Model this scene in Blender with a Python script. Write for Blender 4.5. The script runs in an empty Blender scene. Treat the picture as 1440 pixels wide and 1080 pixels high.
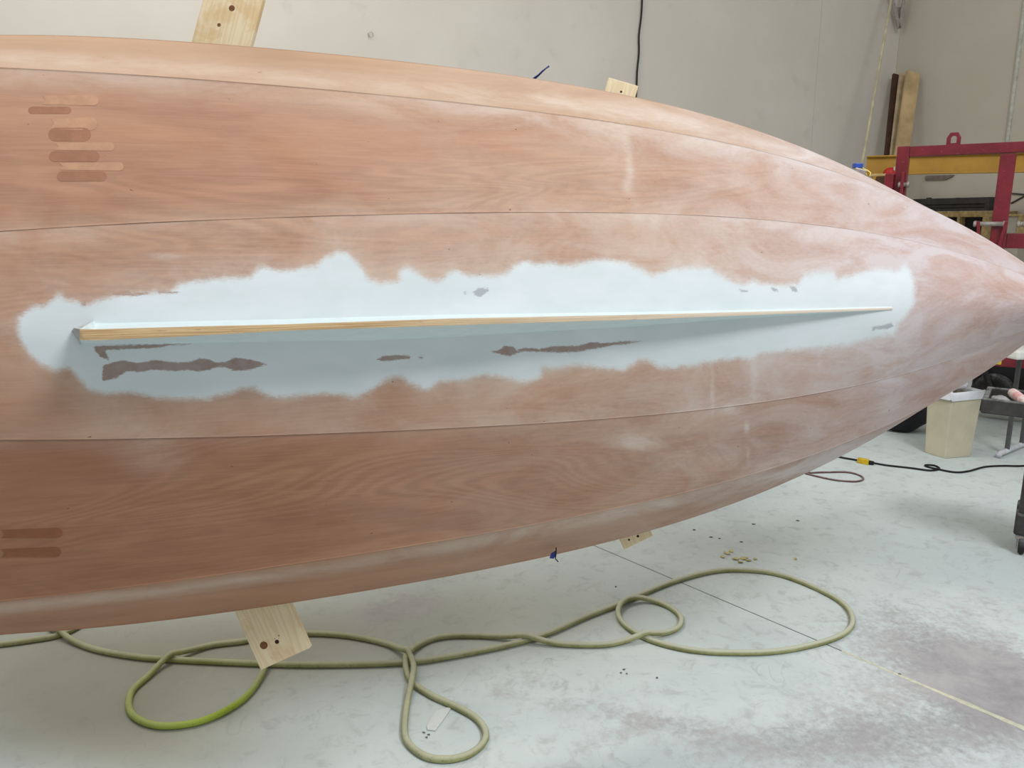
import bpy, bmesh, math, random
import numpy as np
from mathutils import Vector, Matrix, Quaternion
random.seed(7); np.random.seed(7)
SC = bpy.context.scene
COL = SC.collection

# ---------------------------------------------------------------- camera
F, CX, CY, CAMH, PITCH = 1082.0, 720.0, 540.0, 1.5, math.radians(12.0)
cam_d = bpy.data.cameras.new('camera'); cam = bpy.data.objects.new('camera', cam_d); COL.objects.link(cam)
cam_d.sensor_width = 36.0; cam_d.lens = F / 1440.0 * 36.0; cam_d.clip_start = 0.02
cam.location = (0, 0, CAMH); cam.rotation_euler = (math.radians(90) - PITCH, 0, 0)
SC.camera = cam

# ---------------------------------------------------------------- light
SC.view_settings.view_transform = 'Standard'; SC.view_settings.look = 'None'
SC.view_settings.gamma = 1.0; SC.view_settings.use_curve_mapping = False
SC.view_settings.exposure = -0.1
SC.cycles.use_denoising = True
SC.cycles.max_bounces = 6
wd = bpy.data.worlds.new('hall_light'); SC.world = wd; wd.use_nodes = True
wd.node_tree.nodes['Background'].inputs[0].default_value = (0.97, 0.98, 1.0, 1)
wd.node_tree.nodes['Background'].inputs[1].default_value = 0.44

def area(name, loc, target, sx, sy, power, col):
    d = bpy.data.lights.new(name, 'AREA'); d.shape = 'RECTANGLE'; d.size = sx; d.size_y = sy
    d.energy = power; d.color = col
    o = bpy.data.objects.new(name, d); COL.objects.link(o); o.location = loc
    o.rotation_euler = (Vector(target) - Vector(loc)).to_track_quat('-Z', 'Y').to_euler()
    return o
area('overhead_key_light', (2.7, -0.3, 5.2), (0.9, 2.2, 0.7), 1.8, 1.3, 185, (0.95, 0.98, 1.0))  # unseen key light high overhead at front right, no door here
area('ceiling_and_fill_light', (-1.6, 1.2, 5.4), (-0.6, 2.6, 1.2), 3.4, 1.0, 45, (1.0, 0.94, 0.86))
area('ceiling_and_fill_light', (2.0, 1.0, 5.4), (1.2, 2.4, 1.0), 3.0, 1.0, 40, (0.97, 0.98, 1.0))
area('ceiling_and_fill_light', (-1.8, 4.0, 5.6), (-1.9, 4.4, 0.0), 3.0, .8, 100, (1.0, 0.95, 0.86))  # extra unseen fill, added to brighten the back wall

# ---------------------------------------------------------------- projection helpers (photo pixel <-> place)
CP, SP = math.cos(PITCH), math.sin(PITCH)
def c2w(p):                       # camera frame (x right, y up, z forward) -> world
    return Vector((p[0], p[2] * CP + p[1] * SP, CAMH + p[1] * CP - p[2] * SP))
def P(px, py, depth):
    return c2w(((px - CX) / F * depth, (CY - py) / F * depth, depth))
def G(px, py, z=0.0):
    k = SP - (CY - py) / F * CP
    return P(px, py, (CAMH - z) / k)
def w2px(W):                      # array (n,3) world -> pixel arrays
    W = np.asarray(W, float); dz = W[:, 2] - CAMH
    zc = W[:, 1] * CP - dz * SP; yc = W[:, 1] * SP + dz * CP
    return CX + F * W[:, 0] / zc, CY - F * yc / zc
UP = Vector((0, 0, 1))

# ---------------------------------------------------------------- object helpers
def link(name, me, mat=None, parent=None):
    o = bpy.data.objects.new(name, me); COL.objects.link(o)
    if mat is not None and not me.materials: me.materials.append(mat)
    if parent is not None: o.parent = parent
    return o
def tag(o, label, cat, group=None):
    o['label'] = label; o['category'] = cat
    if group: o['group'] = group
    return o
def struct(o):
    o['kind'] = 'structure'; return o
def thing(name, label, cat, loc, rz=0.0, group=None):
    o = bpy.data.objects.new(name, None); COL.objects.link(o); o.empty_display_size = 0.1
    o.location = loc; o.rotation_euler = (0, 0, rz)
    bpy.context.view_layer.update()
    return tag(o, label, cat, group)
def bm_obj(name, bm, mat, parent=None, smooth=False, world=True):
    me = bpy.data.meshes.new(name); bm.normal_update(); bm.to_mesh(me); bm.free()
    if smooth: me.polygons.foreach_set('use_smooth', [True] * len(me.polygons))
    o = link(name, me, mat, parent)
    if parent is not None and world:
        o.matrix_parent_inverse = parent.matrix_world.inverted()
    return o
def frame(z, x=None):
    z = Vector(z).normalized(); x = Vector(x) if x is not None else (Vector((1, 0, 0)) if abs(z.x) < .9 else UP)
    x = (x - z * x.dot(z)).normalized(); y = z.cross(x)
    return x, y, z
def box(bm, c, ax, ay, az, sx, sy, sz, bev=0.0):
    m = Matrix((( *ax,), (*ay,), (*az,))).transposed().to_4x4(); m.translation = Vector(c)
    r = bmesh.ops.create_cube(bm, size=1.0, matrix=m @ Matrix.Diagonal((sx, sy, sz, 1)))
    if bev > 0:
        es = list({e for v in r['verts'] for e in v.link_edges})
        bmesh.ops.bevel(bm, geom=es, offset=bev, segments=2, profile=.5, affect='EDGES')
def bar(bm, a, b, wx, wy, xdir=None, bev=0.0):
    a, b = Vector(a), Vector(b); x, y, z = frame(b - a, xdir)
    box(bm, (a + b) / 2, x, y, z, wx, wy, (b - a).length, bev)
def tube(bm, pts, r, n=10, closed=False, caps=True):
    pts = [Vector(p) for p in pts]; rings = []; N = len(pts)
    t0 = (pts[1] - pts[0]).normalized(); x, y, _ = frame(t0)
    for i, p in enumerate(pts):
        t = (pts[min(i + 1, N - 1)] - pts[max(i - 1, 0)]).normalized()
        x = (x - t * x.dot(t)).normalized(); y = t.cross(x)
        rr = r[i] if hasattr(r, '__len__') else r
        rings.append([bm.verts.new(p + x * math.cos(2 * math.pi * k / n) * rr + y * math.sin(2 * math.pi * k / n) * rr) for k in range(n)])
    for i in range(N - 1):
        for k in range(n):
            bm.faces.new((rings[i][k], rings[i][(k + 1) % n], rings[i + 1][(k + 1) % n], rings[i + 1][k]))
    if caps:
        bm.faces.new(rings[0][::-1]); bm.faces.new(rings[-1])
def lathe(bm, c, axis, prof, n=24, xd=None):     # prof: (along axis, radius)
    x, y, z = frame(axis, xd); c = Vector(c)
    rings = [[bm.verts.new(c + z * h + (x * math.cos(2 * math.pi * k / n) + y * math.sin(2 * math.pi * k / n)) * r) for k in range(n)] for h, r in prof]
    for i in range(len(rings) - 1):
        for k in range(n):
            bm.faces.new((rings[i][k], rings[i][(k + 1) % n], rings[i + 1][(k + 1) % n], rings[i + 1][k]))
    bm.faces.new(rings[0][::-1]); bm.faces.new(rings[-1])
def prism(bm, pts, off):                         # polygon (world points) thickened by off
    a = [bm.verts.new(p) for p in pts]; b = [bm.verts.new(Vector(p) + off) for p in pts]; n = len(a)
    bm.faces.new(a); bm.faces.new(b[::-1])
    for i in range(n): bm.faces.new((a[i], b[i], b[(i + 1) % n], a[(i + 1) % n]))
    bmesh.ops.recalc_face_normals(bm, faces=bm.faces)
def crom(pts, step):                             # Catmull-Rom resample
    pts = [np.array(p, float) for p in pts]; out = []
    Q = [2 * pts[0] - pts[1]] + pts + [2 * pts[-1] - pts[-2]]
    for i in range(1, len(Q) - 2):
        p0, p1, p2, p3 = Q[i - 1:i + 3]; n = max(2, int(np.linalg.norm(p2 - p1) / step))
        for k in range(n):
            t = k / n
            out.append(.5 * (2 * p1 + (p2 - p0) * t + (2 * p0 - 5 * p1 + 4 * p2 - p3) * t * t + (3 * p1 - p0 - 3 * p2 + p3) * t ** 3))
    out.append(pts[-1]); return out

# ---------------------------------------------------------------- material helpers
class NT:
    def __init__(s, name):
        s.m = bpy.data.materials.new(name); s.m.use_nodes = True; s.t = s.m.node_tree; s.b = s.t.nodes['Principled BSDF']
        s.b.inputs['Specular IOR Level'].default_value = 0.3
    def n(s, kind, **kw):
        nd = s.t.nodes.new(kind)
        for k, v in kw.items(): setattr(nd, k, v)
        return nd
    def l(s, a, b): s.t.links.new(a, b)
    def put(s, sock, v):
        if isinstance(v, bpy.types.NodeSocket): s.l(v, sock)
        else:
            if hasattr(v, '__len__') and len(v) == 3 and sock.type == 'RGBA': v = (*v, 1)
            sock.default_value = v
    def attr(s, name, out='Fac'):
        return s.n('ShaderNodeAttribute', attribute_name=name).outputs[out]
    def obj(s): return s.n('ShaderNodeTexCoord').outputs['Object']
    def mapv(s, v, sc, loc=(0, 0, 0)):
        m = s.n('ShaderNodeMapping'); s.l(v, m.inputs[0]); m.inputs['Scale'].default_value = sc; m.inputs['Location'].default_value = loc
        return m.outputs[0]
    def noise(s, v, scale=5.0, det=3.0, rough=.5, dist=0.0):
        n = s.n('ShaderNodeTexNoise'); 
        if v is not None: s.l(v, n.inputs['Vector'])
        n.inputs['Scale'].default_value = scale; n.inputs['Detail'].default_value = det
        n.inputs['Roughness'].default_value = rough; n.inputs['Distortion'].default_value = dist
        return n.outputs['Fac']
    def math(s, op, a, b=0.0, c=0.0):
        m = s.n('ShaderNodeMath', operation=op); s.put(m.inputs[0], a); s.put(m.inputs[1], b); s.put(m.inputs[2], c)
        return m.outputs[0]
    def ss(s, v, lo, hi, a=0.0, b=1.0):
        m = s.n('ShaderNodeMapRange', interpolation_type='SMOOTHSTEP'); s.put(m.inputs[0], v)
        for i, q in enumerate((lo, hi, a, b)): m.inputs[i + 1].default_value = q
        return m.outputs[0]
    def mix(s, f, a, b, blend='MIX'):
        m = s.n('ShaderNodeMix', data_type='RGBA', blend_type=blend); s.put(m.inputs[0], f); s.put(m.inputs[6], a); s.put(m.inputs[7], b)
        return m.outputs[2]
    def bump(s, h, strength=.3, dist=.01):
        b = s.n('ShaderNodeBump'); s.l(h, b.inputs['Height']); b.inputs['Strength'].default_value = strength; b.inputs['Distance'].default_value = dist
        s.l(b.outputs[0], s.b.inputs['Normal'])
    def out(s, col, rough=.6, metal=0.0):
        s.put(s.b.inputs['Base Color'], col); s.put(s.b.inputs['Roughness'], rough); s.b.inputs['Metallic'].default_value = metal
        return s.m
def srgb(r, g, b):
    f = lambda c: (c / 255 / 12.92) if c / 255 <= .04045 else ((c / 255 + .055) / 1.055) ** 2.4
    return (f(r), f(g), f(b))
def simple(name, col, rough=.6, metal=0.0, var=.18, scale=18.0, dust=0.0, bump=.08):
    t = NT(name); o = t.obj(); n = t.noise(o, scale, 4, .6)
    dk = tuple(c * (1 - var) for c in col); lt = tuple(min(1, c * (1 + var)) for c in col)
    c = t.mix(t.ss(n, .3, .7), dk, lt)
    if dust:
        ge = t.n('ShaderNodeNewGeometry'); sp = t.n('ShaderNodeSeparateXYZ'); t.l(ge.outputs['Normal'], sp.inputs[0])
        d = t.math('MULTIPLY', t.ss(sp.outputs[2], -.2, .9), t.ss(t.noise(o, scale * 2.5, 5, .65), .3, .65))
        c = t.mix(t.math('MULTIPLY', d, dust), c, srgb(198, 203, 202))
    t.bump(n, bump, .003)
    return t.out(c, rough, metal)

# ================================================================ STRUCTURE
# ---- floor: concrete slab with a sawn joint
JA, JB = G(955, 818), G(1190, 918)
jd = (JB - JA).normalized(); jn = Vector((-jd.y, jd.x, 0))
def floor_material():
    t = NT('dusty_concrete'); o = t.obj()
    n1 = t.noise(o, 1.1, 6, .62, .4); n2 = t.noise(o, 5.5, 8, .68, .3); n3 = t.noise(o, 38, 5, .7); 
    scr = t.noise(t.mapv(o, (5, 26, 5)), 2.2, 6, .72, 1.6)
    bare = t.attr('bare')
    m = t.math('ADD', t.math('ADD', bare, t.math('MULTIPLY', t.math('SUBTRACT', n2, .5), 1.9)), t.math('MULTIPLY', t.math('SUBTRACT', n1, .5), 1.1))
    m = t.math('ADD', m, t.math('MULTIPLY', t.math('SUBTRACT', n3, .5), 1.5))
    fb = t.math('MULTIPLY', t.ss(m, .18, 1.15), .95)
    fs = t.math('MULTIPLY', t.ss(scr, .60, .74), .5)
    conc = t.mix(t.ss(n2, .3, .7), srgb(146, 143, 146), srgb(180, 177, 178))
    dust = t.mix(t.ss(n1, .35, .65), srgb(192, 203, 203), srgb(208, 217, 216))
    dust = t.mix(t.attr('grey'), dust, srgb(160, 161, 148))
    c = t.mix(fs, dust, srgb(160, 162, 158))
    iso = t.math('ABSOLUTE', t.math('SUBTRACT', t.noise(o, 2.6, 2, .45, 1.2), .5))
    ln = t.math('MULTIPLY', t.ss(iso, .006, .0, 0, 1), t.ss(t.noise(o, 3.1, 3, .6), .5, .62))
    c = t.mix(t.math('MULTIPLY', ln, .28), c, srgb(140, 142, 138))
    blt = t.noise(o, 14, 6, .7, .6); c = t.mix(t.math('MULTIPLY', t.ss(blt, .50, .70), .38), c, srgb(150, 152, 148))
    c = t.mix(fb, c, conc)
    spk = t.ss(t.noise(o, 70, 4, .75), .66, .74)
    c = t.mix(t.math('MULTIPLY', spk, .55), c, srgb(92, 88, 86))
    c = t.mix(t.attr('joint'), c, srgb(96, 94, 90))
    t.bump(t.math('ADD', n3, t.math('MULTIPLY', n2, .8)), .25, .004)
    return t.out(c, .85)
def build_floor():
    s = np.concatenate([[-9, -6, -4], np.arange(-3.2, 3.4, .035), [4.5, 6, 9]])
    tt = np.concatenate([[-9, -6, -4.2], np.arange(-3.4, -.02, .035), [-.0035, -.0025, .0025, .0035], np.arange(.02, 3.4, .035), [4.2, 6, 9]])
    SS, TT = np.meshgrid(s, tt, indexing='ij')
    X = JA.x + SS * jd.x + TT * jn.x; Y = JA.y + SS * jd.y + TT * jn.y
    Z = np.where(np.abs(TT) < .003, -.006, 0.0)
    V = np.stack([X, Y, Z], -1).reshape(-1, 3); ns, nt = SS.shape
    i = np.arange(ns - 1)[:, None] * nt + np.arange(nt - 1)[None, :]
    Fc = np.stack([i, i + nt, i + nt + 1, i + 1], -1).reshape(-1, 4)
    me = bpy.data.meshes.new('floor'); me.from_pydata(V.tolist(), [], Fc.tolist())
    ok = (V[:, 1] > .6)
    W = V.copy(); W[~ok] = (0, 50, 0)
    px, py = w2px(W)
    bare = np.zeros(len(V)); grey = np.zeros(len(V))
    def blob(arr, x, y, rx, ry, a, rot=0):
        c, q = math.cos(rot), math.sin(rot); dx, dy = px - x, py - y
        arr += a * np.exp(-(((dx * c + dy * q) / rx) ** 2 + ((dy * c - dx * q) / ry) ** 2)) * ok
    for b in [(1330, 930, 150, 55, 1.0, .35), (1420, 985, 90, 70, 1.0, 0), (560, 858, 70, 22, .95, -.2), (1030, 1050, 190, 45, .5, .1), (1230, 1030, 150, 60, .7, .2),
              (770, 960, 110, 22, .4, .2), (720, 985, 130, 14, .3, .15), (520, 905, 55, 20, .5, 0), (1340, 735, 80, 18, .25, .3), (960, 845, 60, 18, .45, 0), (1400, 840, 60, 30, .4, 0),
              (900, 1010, 120, 14, .45, .2), (840, 1040, 90, 10, .4, -.3)]: blob(bare, *b)
    for b in [(120, 960, 260, 110, 1.1), (420, 900, 200, 60, .7), (700, 860, 220, 60, .55), (250, 1060, 200, 50, .5), (1000, 760, 160, 35, .25)]: blob(grey, *b)  # greyer, less dusty left side; light falloff also put into this colour
    for nm, a in (('bare', bare), ('grey', np.clip(grey, 0, 1)), ('joint', (np.abs(TT.reshape(-1)) < .0027) * .85)):
        at = me.attributes.new(nm, 'FLOAT', 'POINT'); at.data.foreach_set('value', a.astype(np.float32))
    return struct(link('floor', me, floor_material()))
floor = build_floor()
M_seal = simple('joint_sealant', srgb(205, 205, 182), .8, var=.1, scale=60)
bm = bmesh.new()
sp = crom([tuple(JA + jd * s_ + jn * (.002 * math.sin(7 * s_)))[:2] for s_ in np.linspace((JB - JA).length * .98, (JB - JA).length * .98 + 2.2, 14)], .03)
prev = None
for i, q in enumerate(sp):
    w_ = .013 + .004 * math.sin(i * 1.7) * math.sin(i * .61); w_ *= min(1, .25 + i / 25)
    a, b, h = Vector((*q, .0004)) + jn * w_, Vector((*q, .0004)) - jn * w_, Vector((*q, .004))
    cur = [bm.verts.new(a), bm.verts.new(h), bm.verts.new(b)]
    if prev:
        bm.faces.new((prev[0], prev[1], cur[1], cur[0])); bm.faces.new((prev[1], prev[2], cur[2], cur[1]))
    prev = cur
bmesh.ops.recalc_face_normals(bm, faces=bm.faces)
bm_obj('joint_sealant', bm, M_seal, floor)

# ---- walls
def wall_material(name, c1, c2):
    t = NT(name); o = t.obj()
    n = t.noise(o, .7, 5, .6); n2 = t.noise(o, 4, 6, .6)
    c = t.mix(t.ss(n, .35, .68), c1, c2)
    c = t.mix(t.math('MULTIPLY', t.ss(n2, .58, .75), .25), c, srgb(176, 170, 160))
    t.bump(t.noise(o, 60, 3, .6), .05, .004)
    return t.out(c, .85)
CORN = P(1264, 60, 8.3); CORN.z = 0
wa = math.radians(24); WD = Vector((math.cos(wa), math.sin(wa), 0)); WN = Vector((math.sin(wa), -math.cos(wa), 0))
M_wall = wall_material('white_painted_wall', srgb(208, 202, 192), srgb(215, 210, 201))
M_wall2 = wall_material('darker_right_wall', srgb(190, 183, 168), srgb(197, 190, 176))  # darker, browner than the back wall: light falloff put into its colour
WH = 6.0
def ray_wall(px, py, p0, nrm):
    d = P(px, py, 1.0) - Vector((0, 0, CAMH)); o = Vector((0, 0, CAMH))
    return o + d * ((p0 - o).dot(nrm) / d.dot(nrm))
wback = struct(bpy.data.objects.new('wall_back', None)); COL.objects.link(wback)
seam = [(ray_wall(x, y, CORN, WN) - CORN).dot(WD) for x, y in ((1149, 100),)]
edges = [-14.0, seam[0], -0.0]
for a, b in zip(edges, edges[1:]):
    bm = bmesh.new()
    box(bm, CORN + WD * ((a + b) / 2) - WN * .03 + UP * WH / 2, WD, WN, UP, b - a - .003, .06, WH, .0015)
    bm_obj('wall_panel', bm, M_wall, wback)
bm = bmesh.new(); box(bm, CORN + WD * (-7) - WN * .075 + UP * WH / 2, WD, WN, UP, 14, .02, WH)
bm_obj('wall_backing', bm, M_wall, wback)
wright = struct(bpy.data.objects.new('wall_right', None)); COL.objects.link(wright)
sm = (ray_wall(1428, 110, CORN, WD) - CORN).dot(WN)
for a, b, dz in ((-.06, sm, 0), (sm, 9, .012)):
    bm = bmesh.new(); box(bm, CORN + WN * ((a + b) / 2) + WD * (.03 - dz) + UP * WH / 2, WN, WD, UP, b - a, .06, WH, .002)
    bm_obj('wall_panel', bm, M_wall2, wright)
def on_wr(px, py, off=0.0): return ray_wall(px, py, CORN - WD * off, WD)
def on_wb(px, py, off=0.0): return ray_wall(px, py, CORN + WN * off, WN)

# ================================================================ HULL (boat lying on its side, bottom towards the camera)
HO = np.array([-1.077, .090, 1.493]); HY, HP_, HR = .294, .057, -.044
hull_fit = dict(
 wA=[.734, .770, .690, .720, .625, .271, 0], wB=[.579, .591, .545, .550, .488, .327, 0], wC=[.206, .251, .254, .289, .278, .199, 0],
 dK=[0, 0, .006, .013, .015, .044, .149], dC=[.051, .045, .047, .060, .102, .161, .22], dB=[.187, .181, .179, .185, .217, .264, .30], dA=[.421, .397, .389, .345, .330, .365, .36])
LS = dict(A=3.40, B=3.32, C=3.22, K=3.16)
def hull_axes():
    eu = np.array([math.cos(HY) * math.cos(HP_), math.sin(HP_), math.sin(HY) * math.cos(HP_)])
    e0 = np.array([-math.sin(HY), 0, math.cos(HY)]); ew0 = np.cross(e0, eu); ew0 /= np.linalg.norm(ew0)
    if ew0[1] < 0: ew0 = -ew0
    e0 = np.cross(eu, ew0); e0 = e0 if e0[2] > 0 else -e0
    return eu, math.cos(HR) * ew0 + math.sin(HR) * e0, math.cos(HR) * e0 - math.sin(HR) * ew0
EU, EW, ED = hull_axes()
def tow(v): return np.array(c2w(v))
WO = tow(HO); RU = tow(EU) - tow((0, 0, 0)); RW = tow(EW) - tow((0, 0, 0)); RD = tow(ED) - tow((0, 0, 0))
def H(u, w, d): return WO + np.multiply.outer(u, RU) + np.multiply.outer(w, RW) + np.multiply.outer(d, RD)
def bern(c, t):
    n = len(c) - 1; r = 0
    tc = np.clip(t, 0, 1)
    for i in range(n + 1): r = r + c[i] * math.comb(n, i) * tc ** i * (1 - tc) ** (n - i)
    neg = np.minimum(t, 0); return r + n * (c[1] - c[0]) * .12 * (1 - np.exp(neg / .12)) * -1
def wseam(k, tau): return bern(hull_fit['w' + k], tau) if k != 'K' else 0 * tau
def dseam(k, tau): return bern(hull_fit['d' + k], tau)
NU = 460
TAU = np.concatenate([np.linspace(-.36, -.04, 14)[:-1], np.linspace(-.04, 1.0, NU)])
def sd_poly(px, py, poly):        # signed distance in photo pixels, + inside
    poly = np.array(poly, float); a = poly; b = np.roll(poly, -1, 0)
    best = np.full(px.shape, 1e9); ins = np.zeros(px.shape, bool)
    for (ax, ay), (bx, by) in zip(a, b):
        dx, dy = bx - ax, by - ay; L2 = dx * dx + dy * dy + 1e-9
        s = np.clip(((px - ax) * dx + (py - ay) * dy) / L2, 0, 1)
        best = np.minimum(best, (px - ax - s * dx) ** 2 + (py - ay - s * dy) ** 2)
        c = (ay > py) != (by > py)
        ins ^= c & (px < (bx - ax) * (py - ay) / (by - ay + 1e-12) + ax)
    return np.where(ins, 1, -1) * np.sqrt(best)
z6 = lambda L: [(x / 3, 340 + y / 3) for x, y in L]
z8 = lambda L: [(400 + x / 3, 340 + y / 3) for x, y in L]
zr = lambda L: [(800 + x / 2.77, 340 + y / 2.77) for x, y in L]
PRIMER = [(25, 462), (28, 445), (45, 433), (65, 430), (80, 417), (84, 413), (90, 422), (105, 425), (118, 430), (140, 424), (160, 416), (180, 414), (200, 412), (215, 412), (240, 411), (252, 399), (290, 394), (320, 391), (340, 390), (352, 391), (360, 380), (370, 375), (385, 380), (400, 382), (425, 378), (445, 375), (458, 362), (475, 356), (490, 358), (500, 368), (512, 383), (520, 393), (535, 398), (550, 398), (564, 394), (563, 382), (572, 375), (583, 383), (600, 392), (615, 397), (625, 390), (638, 381), (660, 388), (690, 389), (710, 386), (722, 376), (740, 368), (758, 373), (775, 371), (800, 374), (830, 368), (850, 365), (880, 370), (900, 379), (918, 388), (935, 383), (950, 378), (975, 378), (1000, 379), (1015, 388), (1030, 396), (1045, 401), (1058, 394), (1075, 400), (1095, 401), (1120, 400), (1130, 390), (1145, 383), (1170, 383), (1180, 393), (1195, 387), (1220, 380), (1245, 379), (1258, 382), (1272, 373), (1280, 380), (1286, 400), (1285, 425), (1275, 445), (1262, 457), (1258, 470),
 (1225, 475), (1190, 485), (1150, 489), (1120, 491), (1090, 494), (1070, 497), (1060, 503), (1040, 503), (1010, 506), (980, 512), (950, 517), (930, 516), (910, 507), (900, 505), (890, 512), (875, 520), (850, 518), (830, 515), (800, 513), (777, 517), (763, 518), (757, 530), (740, 537), (710, 530), (680, 527), (653, 532), (620, 535), (600, 548), (573, 537), (563, 528), (543, 533), (523, 548), (497, 558), (460, 552), (400, 558), (377, 555), (360, 547), (340, 545), (320, 553), (293, 560), (260, 560), (213, 557), (187, 552), (143, 552), (127, 547), (110, 530), (97, 518), (77, 520), (60, 513), (47, 503), (37, 490), (28, 472)]
BARE = [z6([(395, 440), (560, 435), (670, 432), (810, 427), (780, 434), (720, 437), (660, 448), (480, 455), (440, 455), (465, 500), (430, 490), (400, 460)]),
 z6([(430, 590), (435, 520), (490, 505), (520, 500), (550, 508), (600, 510), (650, 498), (700, 505), (750, 510), (800, 508), (840, 492), (880, 495), (910, 510), (950, 508), (990, 488), (1060, 498), (1128, 516), (1060, 538), (990, 545), (950, 530), (920, 525), (880, 543), (830, 548), (790, 540), (740, 545), (650, 540), (590, 550), (540, 545), (490, 575)]),
 z8([(385, 497), (420, 482), (470, 477), (530, 480), (530, 492), (480, 497), (420, 503)]), z8([(562, 487), (590, 478), (582, 493)]),
 z8([(870, 465), (910, 455), (930, 438), (970, 445), (980, 458), (1010, 448), (1080, 452), (1130, 440), (1230, 440), (1300, 423), (1340, 428), (1440, 420), (1508, 419), (1440, 432), (1400, 434), (1340, 445), (1260, 460), (1220, 465), (1160, 468), (1100, 465), (1010, 462), (975, 470), (950, 484), (920, 475)]),
 z8([(795, 212), (820, 192), (845, 198), (852, 188), (864, 205), (845, 220), (825, 234), (805, 226)]), z8([(755, 212), (768, 206), (772, 218), (760, 222)]),
 zr([(1180, 335), (1190, 330), (1240, 322), (1255, 315), (1264, 330), (1240, 340), (1195, 340), (1185, 350)]),
 z6([(470, 225), (480, 205), (545, 203), (550, 218), (620, 212), (628, 222), (560, 228)]), z6([(665, 216), (670, 183), (698, 183), (700, 212), (760, 210), (745, 218)]),
 zr([(664, 185), (690, 188), (700, 195), (670, 197)]), zr([(785, 178), (812, 182), (815, 194), (795, 192)]), zr([(858, 172), (885, 176), (892, 194), (872, 194)]),
 z6([(343, 270), (348, 205), (356, 205), (362, 268)])]
def hull_material():
    t = NT('sanded_okoume_and_primer'); gr = t.attr('grain', 'Vector')
    big = t.noise(t.mapv(gr, (.75, 4.2, 1)), 1.0, 2, .45, .9)
    rings = t.math('SINE', t.math('MULTIPLY', big, 150.0)); rings = t.ss(rings, -1, 1)
    rmask = t.ss(t.noise(t.mapv(gr, (.8, 2.5, 1), (4, 2, 9)), 1.0, 2, .5), .40, .62)
    fib = t.noise(t.mapv(gr, (9, 260, 1)), 1.0, 4, .65); mot = t.noise(t.mapv(gr, (2.2, 9, 1), (3, 1, 5)), 1.0, 5, .6, .5)
    streak = t.noise(t.mapv(gr, (1.2, 34, 1), (7, 3, 2)), 1.0, 4, .6, .3)
    c = t.mix(t.ss(mot, .22, .78), srgb(158, 107, 79), srgb(187, 138, 107))
    c = t.mix(t.math('MULTIPLY', t.ss(streak, .5, .8), .40), c, srgb(140, 88, 60))
    c = t.mix(t.math('MULTIPLY', t.math('MULTIPLY', rings, rmask), .38), c, srgb(134, 90, 66))
    c = t.mix(t.math('MULTIPLY', t.ss(fib, .42, .75), .32), c, srgb(200, 154, 120))
    c = t.mix(t.attr('tone'), c, srgb(170, 142, 110))
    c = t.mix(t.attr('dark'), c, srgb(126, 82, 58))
    # sanding dust
    dn = t.noise(t.mapv(gr, (3.5, 7, 1), (11, 5, 1)), 1.0, 6, .65, .8); dn2 = t.noise(t.mapv(gr, (60, 120, 1)), 1.0, 3, .7)
    df = t.math('MULTIPLY', t.attr('dust'), t.math('ADD', t.ss(dn, .25, .72, .45, 1.25), t.math('MULTIPLY', t.math('SUBTRACT', dn2, .5), .5)))
    df.node.use_clamp = True
    c = t.mix(df, c, t.mix(t.attr('cool'), srgb(208, 192, 178), srgb(202, 191, 192)))
    # primer
    en = t.noise(t.mapv(gr, (40, 40, 1)), 1.0, 6, .7); en2 = t.noise(t.mapv(gr, (120, 420, 1)), 1.0, 3, .7)
    edge = t.math('ADD', t.math('MULTIPLY', t.math('SUBTRACT', en, .5), 13), t.math('MULTIPLY', t.math('SUBTRACT', en2, .5), 10))
    pf = t.ss(t.math('ADD', t.attr('primer'), edge), -7, 6)
    pc = t.mix(t.ss(t.noise(t.mapv(gr, (6, 12, 1)), 1.0, 4, .6), .3, .7), srgb(209, 217, 219), srgb(218, 224, 227))
    bn = t.math('ADD', t.attr('bare'), t.math('MULTIPLY', t.math('SUBTRACT', en2, .5), 7))
    bf = t.ss(bn, -1.2, 1.2)
    bare_c = t.mix(t.ss(en, .35, .65), srgb(150, 122, 110), srgb(158, 138, 130))
    pc = t.mix(t.math('MULTIPLY', bf, .9), pc, t.mix(t.attr('greyish'), bare_c, srgb(166, 170, 174)))
    c = t.mix(pf, c, pc)
    spk = t.ss(t.noise(t.mapv(gr, (55, 70, 1), (2, 9, 4)), 1.0, 2, .5), .765, .785)
    c = t.mix(t.math('MULTIPLY', spk, t.math('SUBTRACT', .7, t.math('MULTIPLY', pf, .7))), c, srgb(92, 66, 52))
    t.bump(fib, .08, .001)
    return t.out(c, t.math('SUBTRACT', .72, t.math('MULTIPLY', pf, .1)))
M_hull = hull_material()
hull = thing('boat_hull', 'unpainted plywood boat hull on its side with pale primer around its keel fin', 'boat', tuple(H(1.2, 0., .2)))
def spline_band(px, py, pts, sig):    # gaussian band about an image-space trace y(x)
    xs = [p[0] for p in pts]; ys = [p[1] for p in pts]
    return np.exp(-((py - np.interp(px, xs, ys)) / sig) ** 2)
TR = {'B': [(0, 95), (240, 108), (480, 130), (640, 143), (800, 160), (955, 184), (1089, 218), (1178, 244), (1244, 267), (1340, 318)],
      'C': [(0, 328), (130, 318), (300, 308), (430, 302), (560, 299), (800, 299), (1000, 303), (1111, 311), (1182, 322), (1280, 335), (1355, 360), (1440, 386)],
      'D': [(0, 620), (160, 619), (300, 615), (440, 607), (600, 602), (760, 597), (900, 585), (1000, 575), (1120, 560), (1209, 542), (1282, 523), (1342, 504), (1440, 467)],
      'E': [(0, 845), (240, 820), (480, 785), (640, 757), (800, 726), (890, 708), (980, 687), (1125, 650), (1200, 618)]}
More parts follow.
